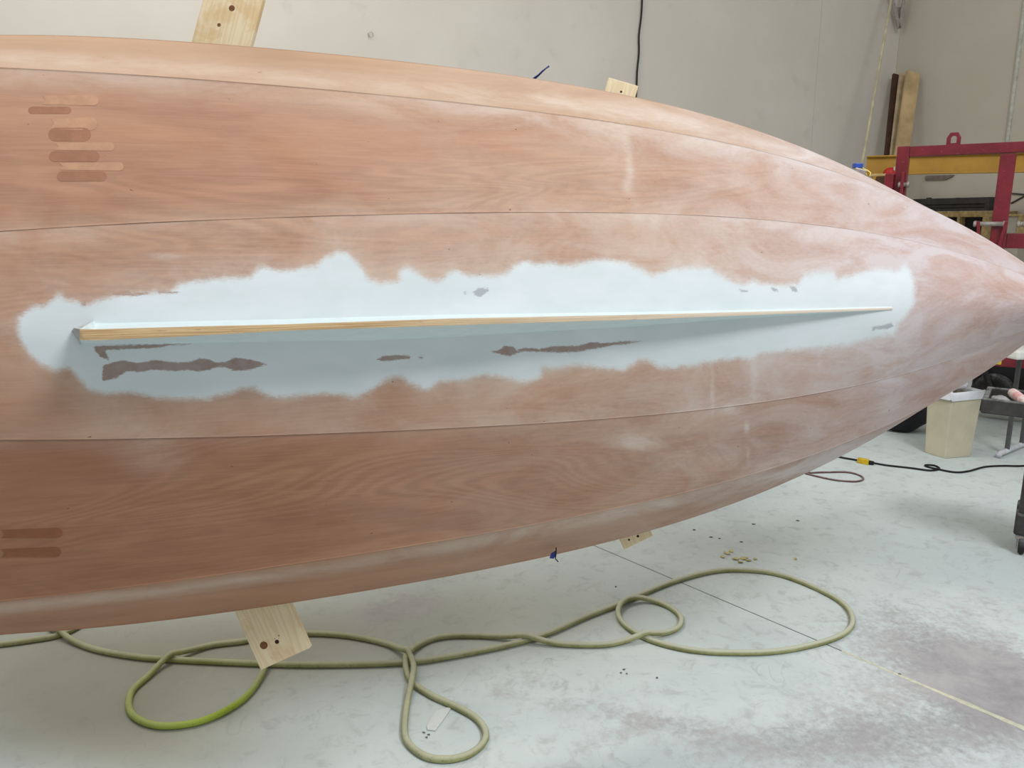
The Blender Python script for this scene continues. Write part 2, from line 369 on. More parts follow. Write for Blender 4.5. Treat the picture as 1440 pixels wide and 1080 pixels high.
def plank(name, k0, k1, sgn, nv, seed, tone, dark, pw=1.0, bulge=0.0, gap0=.0006, gap1=.0006):
    tv = np.linspace(0, 1, nv)
    w0, w1, d0, d1 = wseam(k0, TAU), wseam(k1, TAU), dseam(k0, TAU), dseam(k1, TAU); u0, u1 = TAU * LS[k0], TAU * LS[k1]
    wid = np.sqrt((w1 - w0) ** 2 + (d1 - d0) ** 2) + 1e-4
    # hairline joint: trim each long edge a touch, unevenly
    jit = np.clip(1.25 - 1.1 * TAU, .3, 1) * (.7 + .6 * np.sin(TAU * 41 + seed) * np.sin(TAU * 17.3 + seed * 2))
    g0 = np.clip(gap0 * jit / wid, 0, .3) if k0 != 'K' else -.0015 / np.maximum(wid, .02); g1 = np.clip(gap1 * jit / wid, 0, .3)
    V = g0[:, None] + (1 - g0 - g1)[:, None] * tv[None, :]
    bow = np.clip((TAU - .45) / .4, 0, 1)[:, None]; e = (1.5 if k0 == 'K' else 1.0) + (pw - (1.5 if k0 == 'K' else 1.0)) * (bow * bow * (3 - 2 * bow))
    U = u0[:, None] + (u1 - u0)[:, None] * V
    W = w0[:, None] + (w1 - w0)[:, None] * V
    D = d0[:, None] + (d1 - d0)[:, None] * np.abs(V) ** e - bulge * wid[:, None] * 4 * V * (1 - V)
    X = H(U, sgn * W, D); nu = len(TAU)
    i = np.arange(nu - 1)[:, None] * nv + np.arange(nv - 1)[None, :]
    q = np.stack([i, i + nv, i + nv + 1, i + 1], -1).reshape(-1, 4)
    if sgn > 0: q = q[:, ::-1]
    # close thickness by hand: inner skin 6 mm inwards
    TH = .006; n = nu * nv
    nrm = np.cross(np.gradient(X, axis=0), np.gradient(X, axis=1)); nrm /= np.linalg.norm(nrm, axis=-1, keepdims=True) + 1e-12
    if (nrm[200, nv // 2] @ RD) < 0: nrm = -nrm
    Xi = X + nrm * TH
    iu = np.unique(np.r_[np.arange(0, nu, 6), nu - 1]); mi = len(iu)
    inner = Xi[iu][:, [0, nv // 2, nv - 1]].reshape(-1, 3)
    vs = np.concatenate([X.reshape(-1, 3), inner]); fs = q.tolist()
    io = lambda a, b: n + a * 3 + b
    for a in range(mi - 1):
        for b in range(2):
            f = [io(a, b), io(a, b + 1), io(a + 1, b + 1), io(a + 1, b)]; fs.append(f if sgn < 0 else f[::-1])
        for b, ov in ((0, 0), (2, nv - 1)):
            f = [k_ * nv + ov for k_ in range(iu[a], iu[a + 1] + 1)] + [io(a + 1, b), io(a, b)]
            fs.append(f if (b == 0) ^ (sgn > 0) else f[::-1])
    for a in (0, mi - 1):
        fs.append([iu[a] * nv + v for v in range(nv)] + [io(a, 2), io(a, 1), io(a, 0)])
    me = bpy.data.meshes.new(name); me.from_pydata(vs.tolist(), [], fs)
    sm_ = np.zeros(len(fs), bool); sm_[:len(q)] = True; me.polygons.foreach_set('use_smooth', sm_)
    ok = (vs - np.array([0, 0, CAMH])) @ np.array([0, CP, -SP]) > .3
    px, py = w2px(np.where(ok[:, None], vs, [0, 50, 0]))
    pr = sd_poly(px, py, PRIMER) if k0 == 'K' else np.full(px.shape, -200.)
    ba = np.full(px.shape, -50.); gy = np.zeros(px.shape)
    if k0 == 'K':
        for j, pl in enumerate(BARE):
            s = sd_poly(px, py, pl); ba = np.maximum(ba, s)
            if j in (5, 6, 7, 10, 11, 12): gy = np.maximum(gy, (s > -6) * 1.0)
    g = lambda x, y, rx, ry, a: a * np.exp(-((px - x) / rx) ** 2 - ((py - y) / ry) ** 2)
    dust = (.12 if sgn > 0 else .05) + .52 * np.clip((px - 420) / 800, 0, 1) ** 1.15
    if k0 == 'K': dust = dust + .34 * np.exp(np.minimum(pr, 0) / 26) + .14
    dust = dust + .36 * spline_band(px, py + 0, [(x, y - 13) for x, y in TR['B']], 12) * (sgn > 0) * (k1 == 'A')
    dust = dust + .42 * spline_band(px, py, [(x, y + 10) for x, y in TR['E']], 9) * (k1 == 'A') * (sgn < 0)
    dust = dust + .36 * spline_band(px, py, TR['B'], 26) * (k0 == 'C') + .20 * spline_band(px, py, TR['C'], 18) * (sgn > 0)
    dust = dust + .12 * spline_band(px, py, TR['D'], 16) * (sgn < 0)
    dust = dust + .5 * np.exp(-((px - 886 - .16 * (py - 235) + 9 * np.exp(-((py - 265) / 14) ** 2)) / (5 + .05 * np.abs(py - 230))) ** 2 - ((py - 238) / 42) ** 2) + g(870, 210, 30, 26, .16) + g(232, 360, 26, 5, .45) + g(215, 640, 45, 25, .30) + g(200, 600, 60, 22, .2)
    dust = dust + g(1270, 430, 45, 70, .30) * (px < 1296) + g(1250, 520, 22, 60, .3) * (px < 1296) + g(1060, 510, 5, 60, .25) + g(1002, 545, 2.2, 30, .5) + g(1152, 505, 1.8, 14, .5)
    dust = dust + g(895, 620, 26, 14, .35) + g(1030, 578, 14, 8, .5) + g(1050, 602, 3, 8, .6) + g(1052, 640, 2, 12, .4) + g(885, 640, 80, 40, .15) + g(1150, 640, 160, 40, .2)
    dk = np.full(px.shape, dark) + .25 * np.exp(-((px - 60) / 260) ** 2) * (sgn < 0) * (k0 == 'C')  # lower planks darker, most at left: shade put into their colour
    cool = np.clip((px - 850) / 450, 0, 1)
    arc = np.zeros((nu, nv)); arc[:, 1:] = np.cumsum(np.linalg.norm(np.diff(X, axis=1), axis=-1), 1)
    gv = np.stack([U, arc * sgn + W[:, :1] * sgn, np.full(U.shape, seed * 3.7)], -1).reshape(-1, 3)
    gv = np.concatenate([gv, np.zeros((len(inner), 3))])
    a = me.attributes.new('grain', 'FLOAT_VECTOR', 'POINT'); a.data.foreach_set('vector', gv.astype(np.float32).ravel())
    for nm, arr in (('primer', pr), ('bare', ba), ('greyish', gy), ('dust', np.clip(dust, 0, 1)), ('cool', cool), ('tone', np.full(px.shape, tone)), ('dark', np.clip(dk, 0, 1))):
        a = me.attributes.new(nm, 'FLOAT', 'POINT'); a.data.foreach_set('value', np.asarray(arr, np.float32))
    me.update()
    o = link(name, me, M_hull, hull); o.matrix_parent_inverse = hull.matrix_world.inverted()
    return o
pl = {}
pl['gu'] = plank('bottom_plank', 'K', 'C', 1, 96, 1, .0, .0, 1.7, .004, 0, .0007)
pl['gl'] = plank('bottom_plank', 'K', 'C', -1, 96, 1, .0, .0, 1.7, .004, 0, .0007)
pl['bu'] = plank('bilge_plank', 'C', 'B', 1, 70, 3, .06, .0, 1, .018, .0007, .0007)
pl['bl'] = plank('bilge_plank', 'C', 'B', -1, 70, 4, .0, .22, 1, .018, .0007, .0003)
pl['su'] = plank('side_plank', 'B', 'A', 1, 24, 5, .6, .06, 1, .02, .0007, 0)
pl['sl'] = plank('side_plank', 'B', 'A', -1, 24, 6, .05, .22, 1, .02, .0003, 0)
# transom closing the stern (outside the frame)
bm = bmesh.new(); t0 = np.array([-.36]); pts = []
for k, s in (('A', 1), ('B', 1), ('C', 1), ('K', 1), ('C', -1), ('B', -1), ('A', -1)):
    pts.append(Vector(H(-1.13, s * float(wseam(k, t0)[0]) * .985, float(dseam(k, t0)[0]) + .012)))
prism(bm, pts, Vector(RU * .018)); bm_obj('transom', bm, simple('ply_transom', srgb(176, 128, 98)), hull)

# ---- surface lookup on the garboards / bilges : photo pixel -> hull surface point
def surf(px, py, k0, k1, sgn, lift=0.0):
    o = np.array([0, 0, CAMH]); d = np.array(P(px, py, 1.0)) - o; best = None
    tg = np.linspace(-.1, 1, 300); vg = np.linspace(0, 1, 60)
    w0, w1, d0, d1 = wseam(k0, tg), wseam(k1, tg), dseam(k0, tg), dseam(k1, tg)
    for it in range(2):
        T, V = np.meshgrid(tg, vg, indexing='ij'); f0 = lambda a: a
        W = sgn * (wseam(k0, T) * (1 - V) + wseam(k1, T) * V); D = dseam(k0, T) * (1 - V) + dseam(k1, T) * V; U = T * (LS[k0] * (1 - V) + LS[k1] * V)
        wid = np.sqrt((wseam(k1, T) - wseam(k0, T)) ** 2 + (dseam(k1, T) - dseam(k0, T)) ** 2)
        D = D - {'K': .004, 'C': .018, 'B': .02}[k0] * wid * 4 * V * (1 - V)
        X = H(U, W, D); x, y = w2px(X.reshape(-1, 3)); j = np.argmin((x - px) ** 2 + (y - py) ** 2)
        a, b = divmod(j, len(vg)); dt = tg[1] - tg[0]; dv = vg[1] - vg[0]
        tg = np.linspace(tg[a] - dt, tg[a] + dt, 40); vg = np.linspace(vg[b] - dv, vg[b] + dv, 40)
    p = X.reshape(-1, 3)[j]; u_ = d / np.linalg.norm(d)
    return Vector(p - RD * lift)

# ---- keel fin: plywood with primer on both cheeks and a fillet to the hull
def tr(pts): xs = [p[0] for p in pts]; ys = [p[1] for p in pts]; return lambda x: np.interp(x, xs, ys)
f_tt = tr([(108, 463), (133, 463), (240, 460), (400, 456), (633, 448), (880, 443), (1090, 437.5), (1255, 432.5)])
f_tb = tr([(108, 478), (133, 478.5), (240, 474), (400, 465), (633, 457.5), (880, 450), (1090, 442), (1255, 435.5)])
f_bb = tr([(108, 482), (133, 483), (240, 484), (400, 481), (517, 480), (633, 475), (767, 467), (880, 461), (944, 456), (1089, 446), (1255, 436.5)])
def at_d(px, py, d):              # ray hits the boat's own plane d = const
    o = np.array([0, 0, CAMH]); r = np.array(P(px, py, 1.0)) - o
    return o + r * (((WO + RD * d - o) @ RD) / (r @ RD))
_tk = np.linspace(-.04, 1, 300); _kp = w2px(H(_tk * LS['K'], 0 * _tk, dseam('K', _tk)))[0]; _kd = dseam('K', _tk)
def keel_d(px): return float(np.interp(px, _kp, _kd))
def fin():
    t = NT('plywood_fin_edge'); gr = t.attr('grain', 'Vector')
    lam = t.noise(t.mapv(gr, (6, 900, 1)), 1.0, 4, .6, .6); n = t.noise(t.mapv(gr, (30, 200, 1)), 1.0, 4, .6)
    c = t.mix(t.ss(lam, .35, .65), srgb(176, 140, 98), srgb(222, 194, 150)); c = t.mix(t.math('MULTIPLY', t.ss(n, .6, .75), .8), c, srgb(120, 88, 58))
    dk = t.mix(t.attr('dust'), c, srgb(222, 214, 204))
    t.out(dk, .75); mp = t.m
    mpr = simple('white_primer', srgb(212, 225, 226), .6, var=.03, scale=30)
    xs = np.concatenate([np.linspace(112, 133, 4), np.linspace(140, 1255, 180)])
    rows = []; gv = []
    for i, x in enumerate(xs):
        h = .125 * (1 - ((x - 108) / 1150) ** 2.2); h = max(h, .002)
        e = np.clip((x - 112) / 21, 0, 1)
        sk = (1 - e)
        dk_ = keel_d(x)
        tt = at_d(x, f_tt(x), dk_ - h); tb = at_d(x, f_tb(x), dk_ - h)
        bb = at_d(x, f_bb(x), dk_ + .010)
        wt = (tt - WO) @ RW; u = (tt - WO) @ RU
        # upper cheek and fillet fan out to the upper bottom plank
        mid1 = tt + RD * h * .55 + RW * .001; mid2 = tt + RD * h * .9 + RW * (.003 + .03 * h); bt = tt + RD * (h + .012) + RW * (.010 + .1 * h)
        l1 = tb + (bb - tb) * .5 - RW * .000
        bb2 = bb - RW * .006 + RD * .004
        mtop = (tt + tb) / 2 - RD * .0012
        rows.append([bt, mid2, mid1, tt, mtop, tb, l1, bb, bb2]); gv.append([(u, (p - WO) @ RW, 3) for p in rows[-1]])
    rows = np.array(rows); nr = rows.shape[1]; me_p, me_c = [], []
    def mk(name, cols, mat, smooth):
        sub = rows[:, cols]; g2 = np.array(gv)[:, cols]; m = len(cols)
        i = np.arange(len(xs) - 1)[:, None] * m + np.arange(m - 1)[None, :]
        q = np.stack([i, i + 1, i + m + 1, i + m], -1).reshape(-1, 4).tolist()
        q.append(list(range(m))[::-1] if m > 2 else []) if m > 2 else None
        me = bpy.data.meshes.new(name); me.from_pydata(sub.reshape(-1, 3).tolist(), [], q)
        a = me.attributes.new('grain', 'FLOAT_VECTOR', 'POINT'); a.data.foreach_set('vector', g2.astype(np.float32).ravel())
        a = me.attributes.new('dust', 'FLOAT', 'POINT'); a.data.foreach_set('value', np.repeat(np.clip((xs - 500) / 900, 0, .75), m).astype(np.float32))
        bm_ = bmesh.new(); bm_.from_mesh(me); bmesh.ops.recalc_face_normals(bm_, faces=bm_.faces); bm_.to_mesh(me); bm_.free()
        me.polygons.foreach_set('use_smooth', [smooth] * len(me.polygons))
        return link(name, me, mat, hull)
    f = bpy.data.objects.new('keel_fin', None); COL.objects.link(f); f.parent = hull; f.matrix_parent_inverse = hull.matrix_world.inverted()
    bpy.context.view_layer.update()
    for nm, cols, mat, s in (('fin_cheek', [0, 1, 2, 3], mpr, True), ('fin_edge', [3, 4, 5], mp, True), ('fin_cheek', [5, 6, 7, 8], mpr, True)):
        o = mk(nm, cols, mat, s); o.parent = f; o.matrix_parent_inverse = f.matrix_world.inverted()
    # grey-filled butt end of the fin
    bm = bmesh.new(); r0 = rows[0]
    c = [Vector(r0[k]) for k in (0, 1, 2, 3, 5, 6, 7)]
    tipo = [Vector(at_d(104, 461, keel_d(108) - .04)), Vector(at_d(113, 480, keel_d(108) - .03))]
    v = [bm.verts.new(p) for p in c]; a = bm.verts.new(tipo[0]); b = bm.verts.new(tipo[1])
    bm.faces.new((v[3], v[4], b, a)); bm.faces.new((v[2], v[3], a)); bm.faces.new((v[1], v[2], a)); bm.faces.new((v[0], v[1], a)); bm.faces.new((v[4], v[5], b)); bm.faces.new((v[5], v[6], b))
    bl = bm.verts.new(Vector(at_d(100, 466, keel_d(108) + .012))); bm.faces.new((v[0], a, bl)); bm.faces.new((a, b, bl)); bm.faces.new((b, v[6], bl))
    bmesh.ops.recalc_face_normals(bm, faces=bm.faces)
    o = bm_obj('fin_end', bm, simple('grey_filler', srgb(176, 180, 178), .8, scale=80), f)
fin()

# ---- scarf-joint fingers, sanded flush, set into the bilge planks
M_f1 = simple('finger_light', srgb(188, 145, 116), .75, var=.08, scale=40); M_f2 = simple('finger_dark', srgb(160, 114, 88), .75, var=.08, scale=40)
zf = lambda x, y: (x / 3, y / 3)
def finger(x0, x1, yc, hh, par, k, sgn, mat, left_round=False, slope=.04):
    n = 7; pts = []
    r = hh
    for i in range(n): a = -math.pi / 2 + math.pi * i / (n - 1); pts.append((x1 - r + r * math.cos(a), yc + hh * math.sin(a) + slope * (x1 - x0)))
    if left_round:
        for i in range(n): a = math.pi / 2 + math.pi * i / (n - 1); pts.append((x0 + r + r * math.cos(a), yc + hh * math.sin(a)))
    else: pts += [(x0, yc + hh * .8), (x0 + 4, yc), (x0, yc - hh * .8)]
    bm = bmesh.new(); prism(bm, [surf(x, y, *k, sgn, .0006) for x, y in pts], Vector(RD * .002))
    bm_obj('joint_finger', bm, mat, par)
for x0, x1, y, h_, m_, lr in ((60, 139, 141, 7.5, M_f1, 0), (40, 100, 155, 5, M_f2, 1), (72, 137, 174, 9, M_f1, 0), (68, 128, 189, 9.5, M_f2, 1), (78, 161, 206, 6, M_f1, 0), (69, 140, 220, 7.5, M_f2, 1), (84, 174, 234, 6, M_f1, 0), (80, 150, 248, 7, M_f2, 1)):
    finger(x0, x1, y, h_, pl['bu'], ('C', 'B'), 1, m_, lr, .0)
for x0, x1, y, h_ in ((2, 88, 751, 7), (2, 86, 778, 7)):
    finger(x0, x1, y, h_, pl['bl'], ('C', 'B'), -1, simple('finger_brown', srgb(136, 88, 62), .75, var=.08, scale=40), 0, -.02)
# sheer rail along the inside of each sheer edge
M_rail = simple('pale_rail', srgb(190, 168, 146), .8, scale=40)
for s in (1, -1):
    bm = bmesh.new(); tt_ = np.linspace(-.34, .985, 120)
    w = wseam('A', tt_); d = dseam('A', tt_); u = tt_ * LS['A']
    R = [[Vector(H(u[i], s * (w[i] + a), d[i] + b)) for a, b in ((-.001, -.001), (-.001, .012), (-.016, .012), (-.016, -.001))] for i in range(len(tt_))]
    vv = [[bm.verts.new(p) for p in r] for r in R]
    for i in range(len(vv) - 1):
        for k in range(4): bm.faces.new((vv[i][k], vv[i][(k + 1) % 4], vv[i + 1][(k + 1) % 4], vv[i + 1][k]))
    bm.faces.new(vv[0]); bm.faces.new(vv[-1][::-1]); bmesh.ops.recalc_face_normals(bm, faces=bm.faces)
    bm_obj('sheer_rail', bm, M_rail, hull)

# ================================================================ SUPPORT BOARDS behind the hull
def pine_material():
    t = NT('pine_board'); g_ = t.attr('grain', 'Vector')
    n = t.noise(t.mapv(g_, (2.0, 30, 30)), 1.0, 3, .5, .6); r = t.ss(t.math('SINE', t.math('MULTIPLY', n, 40)), -1, 1)
    c = t.mix(t.math('MULTIPLY', r, .5), srgb(230, 214, 180), srgb(214, 188, 146)); st = t.noise(t.mapv(g_, (9, 9, 9)), 1.0, 4, .6, .5)
    c = t.mix(t.math('MULTIPLY', t.ss(st, .52, .64), .45), c, srgb(204, 164, 104))
    return t.out(c, .7)
M_pine = pine_material(); M_knot = simple('knot', srgb(120, 80, 52), .8, scale=200, var=.4); M_hole = simple('bolt_hole', srgb(60, 40, 26), .9)
def board(quad, depth, ext, thick, label, holes=(), knots=(), tilt=(0, 0)):
    # quad: visible end corners in the photo (inner-left, inner-right, outer-right, outer-left)
    c = [P(x, y, depth + dd) for (x, y), dd in zip(quad, (0, 0, tilt[0], tilt[0]))]
    a = (c[0] + c[1]) / 2; b = (c[2] + c[3]) / 2; L = (b - a).normalized(); X = (c[1] - c[0]); X = (X - L * X.dot(L)); Wd = X.length; X.normalize(); N = L.cross(X)
    if N.y < 0: N = -N
    root = tag(bpy.data.objects.new('support_board', None), label, 'board', 'pine support boards'); COL.objects.link(root); root.location = b; bpy.context.view_layer.update()
    bm = bmesh.new(); n = 24
    st = a - L * ext; T = (b - st).length
    for f_ in [0]:
        box(bm, (st + b) / 2 + N * thick / 2, X, N, L, Wd, thick, T, .003)
        bmesh.ops.subdivide_edges(bm, edges=[e for e in bm.edges if e.calc_length() > T * .6], cuts=n)
    me = bpy.data.meshes.new('plank'); bm.normal_update(); bm.to_mesh(me); bm.free()
    at = me.attributes.new('grain', 'FLOAT_VECTOR', 'POINT'); sd = random.random() * 20
    at.data.foreach_set('vector', np.array([((v.co - st).dot(L), (v.co - st).dot(X) + sd, (v.co - st).dot(N)) for v in me.vertices], np.float32).ravel())
    o = link('plank', me, M_pine, root); o.matrix_parent_inverse = root.matrix_world.inverted()
    for lst, nm, m_, r in ((holes, 'bolt_hole', M_hole, .006), (knots, 'knot', M_knot, .011)):
        for (x, y, s_) in lst:
            q = P(x, y, 1.0) - Vector((0, 0, CAMH)); o0 = Vector((0, 0, CAMH)); hit = o0 + q * ((a - o0).dot(N) / q.dot(N))
            bm = bmesh.new(); lathe(bm, hit - N * .0006, N, [(0, r * s_ * .9), (.0004, r * s_), (.004, r * s_)], 14); bm_obj(nm, bm, m_, root)
    return root
board([(332, 866), (409, 850), (437, 919), (366, 935)], 2.14, .62, .022, 'short pine board end with a dark knot below the lower hull edge', [(389.5, 902.5, 1.0), (392, 894, .28), (386.5, 898, .22)], [(371, 907.5, 1.0)], (.0, 0))
board([(268, 62), (352, 64), (430, -240), (356, -242)], 2.07, .75, .022, 'tall pine board rising above the upper hull edge against the white wall', [], [(326, 11.5, .75), (308, 35, .45)])
board([(868, 752), (912, 740), (919, 756), (878, 771)], 2.40, .5, .022, 'small pinkish pine board end just below the lower hull edge toward the bow', [(897, 754, .7), (884.5, 759, .55)])
board([(849, 132), (893, 138), (896, 119), (858, 110)], 2.36, .5, .022, 'small pine board end above the upper hull edge beside the hanging cable', [(873.5, 129, .6)])
# wooden stand behind the hull that carries the boards
stnd = thing('support_stand', 'wooden stand hidden behind the boat hull', 'stand', (-.75, 3.5, 0))
M_lum = simple('stand_timber', srgb(196, 168, 128), .8, scale=12)
for nm, a, b, wx, wy in (('post', (-.75, 3.5, 0), (-.75, 3.5, 1.45), .09, .09), ('post', (.75, 4.1, 0), (.75, 4.1, 1.45), .09, .09), ('foot', (-.75, 3.3, .045), (-.75, 3.8, .045), .09, .088), ('foot', (.75, 3.95, .045), (.75, 4.4, .045), .09, .088),
                         ('cross_rail', (-.9, 3.4, 1.3), (.9, 4.12, 1.3), .04, .12), ('arm', (-.75, 3.48, 1.2), (-.80, 2.02, 1.25), .09, .04), ('arm', (.75, 4.08, 1.2), (.55, 2.42, 1.25), .09, .04)):
    bm = bmesh.new(); bar(bm, a, b, wx, wy, None, .003); bm_obj(nm, bm, M_lum, stnd)

# ---- blue ties caught on the sheer edges
M_blue = simple('blue_tape', srgb(44, 54, 120), .5, var=.2, scale=60); M_black = simple('black_plastic', srgb(26, 24, 26), .5, var=.3)
bm = bmesh.new(); D_ = 2.28
tube(bm, [P(748, 112, D_), P(753, 109, D_), P(757, 106, D_ - .01), P(763, 100, D_ - .02), P(768, 96, D_ - .02), P(772, 93, D_ - .02)], [.002, .004, .003, .0028, .002, .003], 6)
tag(bm_obj('wire_tie', bm, M_blue, None, True), 'thin dark blue wire tie sticking up from the upper hull edge', 'tie')
bm = bmesh.new(); D_ = 2.2
prism(bm, [P(773, 785, D_), P(775, 779, D_), P(783, 774, D_), P(782, 782, D_), P(778, 786, D_)], Vector((0, .004, 0)))
o = tag(bm_obj('tape_flag', bm, M_blue), 'small dark blue tape flag hanging from the lower hull edge', 'tape')
bm = bmesh.new(); tube(bm, [P(782, 770, D_), P(782, 778, D_), P(781, 786, D_), P(785, 790, D_)], .0016, 6); bm_obj('string', bm, M_black, o)

# ================================================================ GREEN AIR HOSE
def hose():
    HP = [(-260, 935), (-120, 918), (0, 906), (45, 900), (80, 894), (105, 884), (125, 868), (100, 852), (66, 862), (70, 880), (88, 895), (133, 913), (187, 923), (233, 927), (333, 932), (440, 935), (567, 932), (640, 922), (723, 905), (773, 890), (823, 868), (872, 849), (906, 834), (953, 816), (1005, 803), (1052, 802), (1096, 808), (1143, 825), (1182, 846), (1198, 866), (1194, 885), (1164, 901), (1100, 915), (1035, 918), (971, 914), (915, 900), (880, 880), (869, 862), (880, 849), (906, 844), (936, 851), (956, 866), (955, 881), (932, 892), (885, 901), (845, 907), (790, 906), (740, 901), (690, 895), (640, 894), (607, 899), (583, 912), (572, 927), (571, 943), (580, 960), (607, 978), (640, 993), (670, 1010), (683, 1030), (678, 1047), (657, 1062), (627, 1068), (597, 1063), (573, 1043), (569, 1020), (573, 987), (580, 960), (581, 940), (568, 922), (547, 907), (507, 897), (467, 892), (427, 891), (380, 895), (340, 902), (300, 907), (267, 917), (233, 932), (207, 952), (185, 973), (182, 997), (197, 1013), (227, 1021), (267, 1018), (300, 1008), (333, 990), (353, 972), (368, 950), (377, 932), (384, 905), (392, 868), (404, 850)]
    R = .0105
    pts = np.array([tuple(G(x, y, R))[:2] for x, y in HP]); pts = np.array(crom(pts, .012))
    z = np.full(len(pts), R + .0005); seg = np.r_[0, np.cumsum(np.linalg.norm(np.diff(pts, axis=0), axis=1))]
    # every later strand that crosses an earlier one climbs over it
    for i in range(len(pts)):
        j = np.where(seg < seg[i] - .12)[0]
        if len(j):
            dd = np.linalg.norm(pts[j] - pts[i], axis=1); k = dd.argmin()
            if dd[k] < .055: z[i] = max(z[i], R + .0005 + (z[j[k]] + R) * math.exp(-(dd[k] / .032) ** 2 * .8))
    for _ in range(3): z = np.maximum(z, np.convolve(np.pad(z, 3, mode='edge'), np.ones(7) / 7, 'valid'))
    t = NT('green_hose_rubber'); o = t.obj()
    ge = t.n('ShaderNodeNewGeometry'); spz = t.n('ShaderNodeSeparateXYZ'); t.l(ge.outputs['Normal'], spz.inputs[0])
    n = t.noise(o, 9, 5, .65); n2 = t.noise(o, 90, 4, .7)
    c = t.mix(t.ss(n, .35, .65), srgb(140, 142, 92), srgb(166, 168, 122))
    c = t.mix(t.attr('clean'), c, srgb(164, 188, 62))
    c = t.mix(t.math('MULTIPLY', t.ss(n2, .56, .68), .55), c, srgb(88, 88, 70))
    c = t.mix(t.math('MULTIPLY', t.ss(spz.outputs[2], .2, .95), t.attr('dusty')), c, srgb(196, 198, 178))
    c = t.mix(t.math('MULTIPLY', t.attr('clean'), .35), c, srgb(166, 190, 64))
    t.out(c, .65)
    bm = bmesh.new(); tube(bm, [(p[0], p[1], zz) for p, zz in zip(pts, z)], R, 10)
    o = bm_obj('air_hose', bm, t.m, None, True)
    me = o.data; co = np.array([v.co for v in me.vertices]); px, py = w2px(co)
    cl = np.exp(-((px - 290) / 120) ** 2 - ((py - 995) / 45) ** 2); dq = np.clip(.45 + .45 * np.clip((px - 500) / 400, 0, 1), 0, 1) * (1 - cl)
    for nm, a in (('clean', cl), ('dusty', dq)):
        at = me.attributes.new(nm, 'FLOAT', 'POINT'); at.data.foreach_set('value', a.astype(np.float32))
    tag(o, 'dusty yellow green air hose looped across the concrete floor', 'hose')
hose()

# ================================================================ BACKGROUND, right
M_red = NT('red_gloss_paint')
def red():
    t = M_red; o = t.obj(); n = t.noise(o, 7, 5, .6); n2 = t.noise(o, 60, 5, .7)
    c = t.mix(t.ss(n, .3, .7), srgb(112, 25, 36), srgb(130, 34, 46)); c = t.mix(t.math('MULTIPLY', t.ss(n2, .62, .72), .5), c, srgb(206, 160, 164))
    t.b.inputs['Specular IOR Level'].default_value = .6
    return t.out(c, .28)
M_red = red()
M_steel = simple('dusty_steel', srgb(160, 150, 144), .5, .3, scale=40, dust=.4)
M_dark = simple('dark_rubber', srgb(44, 42, 42), .8, var=.3, scale=14, dust=.3)
RDp = 5.7
fr = thing('lifting_frame', 'glossy red square tube steel lifting frame on wheels behind the bow', 'lifting frame', tuple(G(1330, 600)))
def part(nm, mat, root, fn, smooth=False):
    bm = bmesh.new(); fn(bm); return bm_obj(nm, bm, mat, root, smooth)
pz = lambda px, py: P(px, py, RDp)
A1 = P(1271, 214, RDp); lft = Vector((A1.x, A1.y, 0)); rgt0 = P(1420, 205, RDp - .35); rgt = Vector((rgt0.x, rgt0.y, 0)); rd_ = (rgt - lft).normalized(); zt = A1.z
TB = .085
part('post', M_red, fr, lambda b: bar(b, lft + UP * .50, lft + UP * (zt + .04), TB, TB, rd_, .008))
part('post', M_red, fr, lambda b: bar(b, rgt + UP * .50, rgt + UP * (zt - TB / 2), TB * 1.15, TB, rd_, .008))
part('top_rail', M_red, fr, lambda b: bar(b, lft + rd_ * (TB / 2) + UP * zt, rgt + rd_ * .40 + UP * zt, TB * .85, TB, UP, .006))
zm = P(1425, 339, RDp - .35).z
part('middle_rail', M_red, fr, lambda b: bar(b, rgt + rd_ * .05 + UP * zm, rgt + rd_ * .40 + UP * zm, .105, .07, UP, .006))
zb = P(1425, 511, 5.5).z
part('bottom_rail', M_red, fr, lambda b: bar(b, lft - rd_ * .1 + UP * zb, rgt + rd_ * .40 + UP * zb, .075, .08, UP, .006))
lgc = lft + rd_ * ((P(1341, 200, RDp - .17) - lft).dot(rd_)); lgz = zt + TB * .42
def lug(b):
    n = 16; o_, i_ = [], []
    for (x, z) in [(-.045, 0), (-.045, .05), (-.025, .085), (.025, .085), (.045, .05), (.045, 0)]: o_.append(lgc + rd_ * x + UP * (lgz + z))
    for (x, z) in [(-.018, .012), (-.018, .05), (-.010, .062), (.010, .062), (.018, .05), (.018, .012)]: i_.append(lgc + rd_ * x + UP * (lgz + z))
    nn = rd_.cross(UP) * .02
    V = [[b.verts.new(p + s_ * nn) for p in L_] for L_ in (o_, i_) for s_ in (-.5, .5)]
    for k in range(6):
        k2 = (k + 1) % 6
        b.faces.new((V[0][k], V[0][k2], V[2][k2], V[2][k])); b.faces.new((V[1][k2], V[1][k], V[3][k], V[3][k2]))
        b.faces.new((V[0][k2], V[0][k], V[1][k], V[1][k2])); b.faces.new((V[2][k], V[2][k2], V[3][k2], V[3][k]))
    bmesh.ops.recalc_face_normals(b, faces=b.faces)
part('lifting_lug', M_red, fr, lug)
fn_ = Vector((rd_.y, -rd_.x, 0))       # towards camera
def pin(c, w):
    return lambda b: lathe(b, c - rd_ * w / 2, rd_, [(0, .014), (.006, .022), (.02, .022), (.021, .016), (w - .021, .016), (w - .02, .022), (w - .006, .022), (w, .014)], 14)
pc = rgt + fn_ * .07; pzz = P(1402, 315, RDp - .4).z
part('hinge_pin', M_steel, fr, pin(pc + UP * pzz - rd_ * .06, .2), True)
part('hinge_pin', M_steel, fr, pin(pc + UP * pzz + rd_ * .13, .06), True)
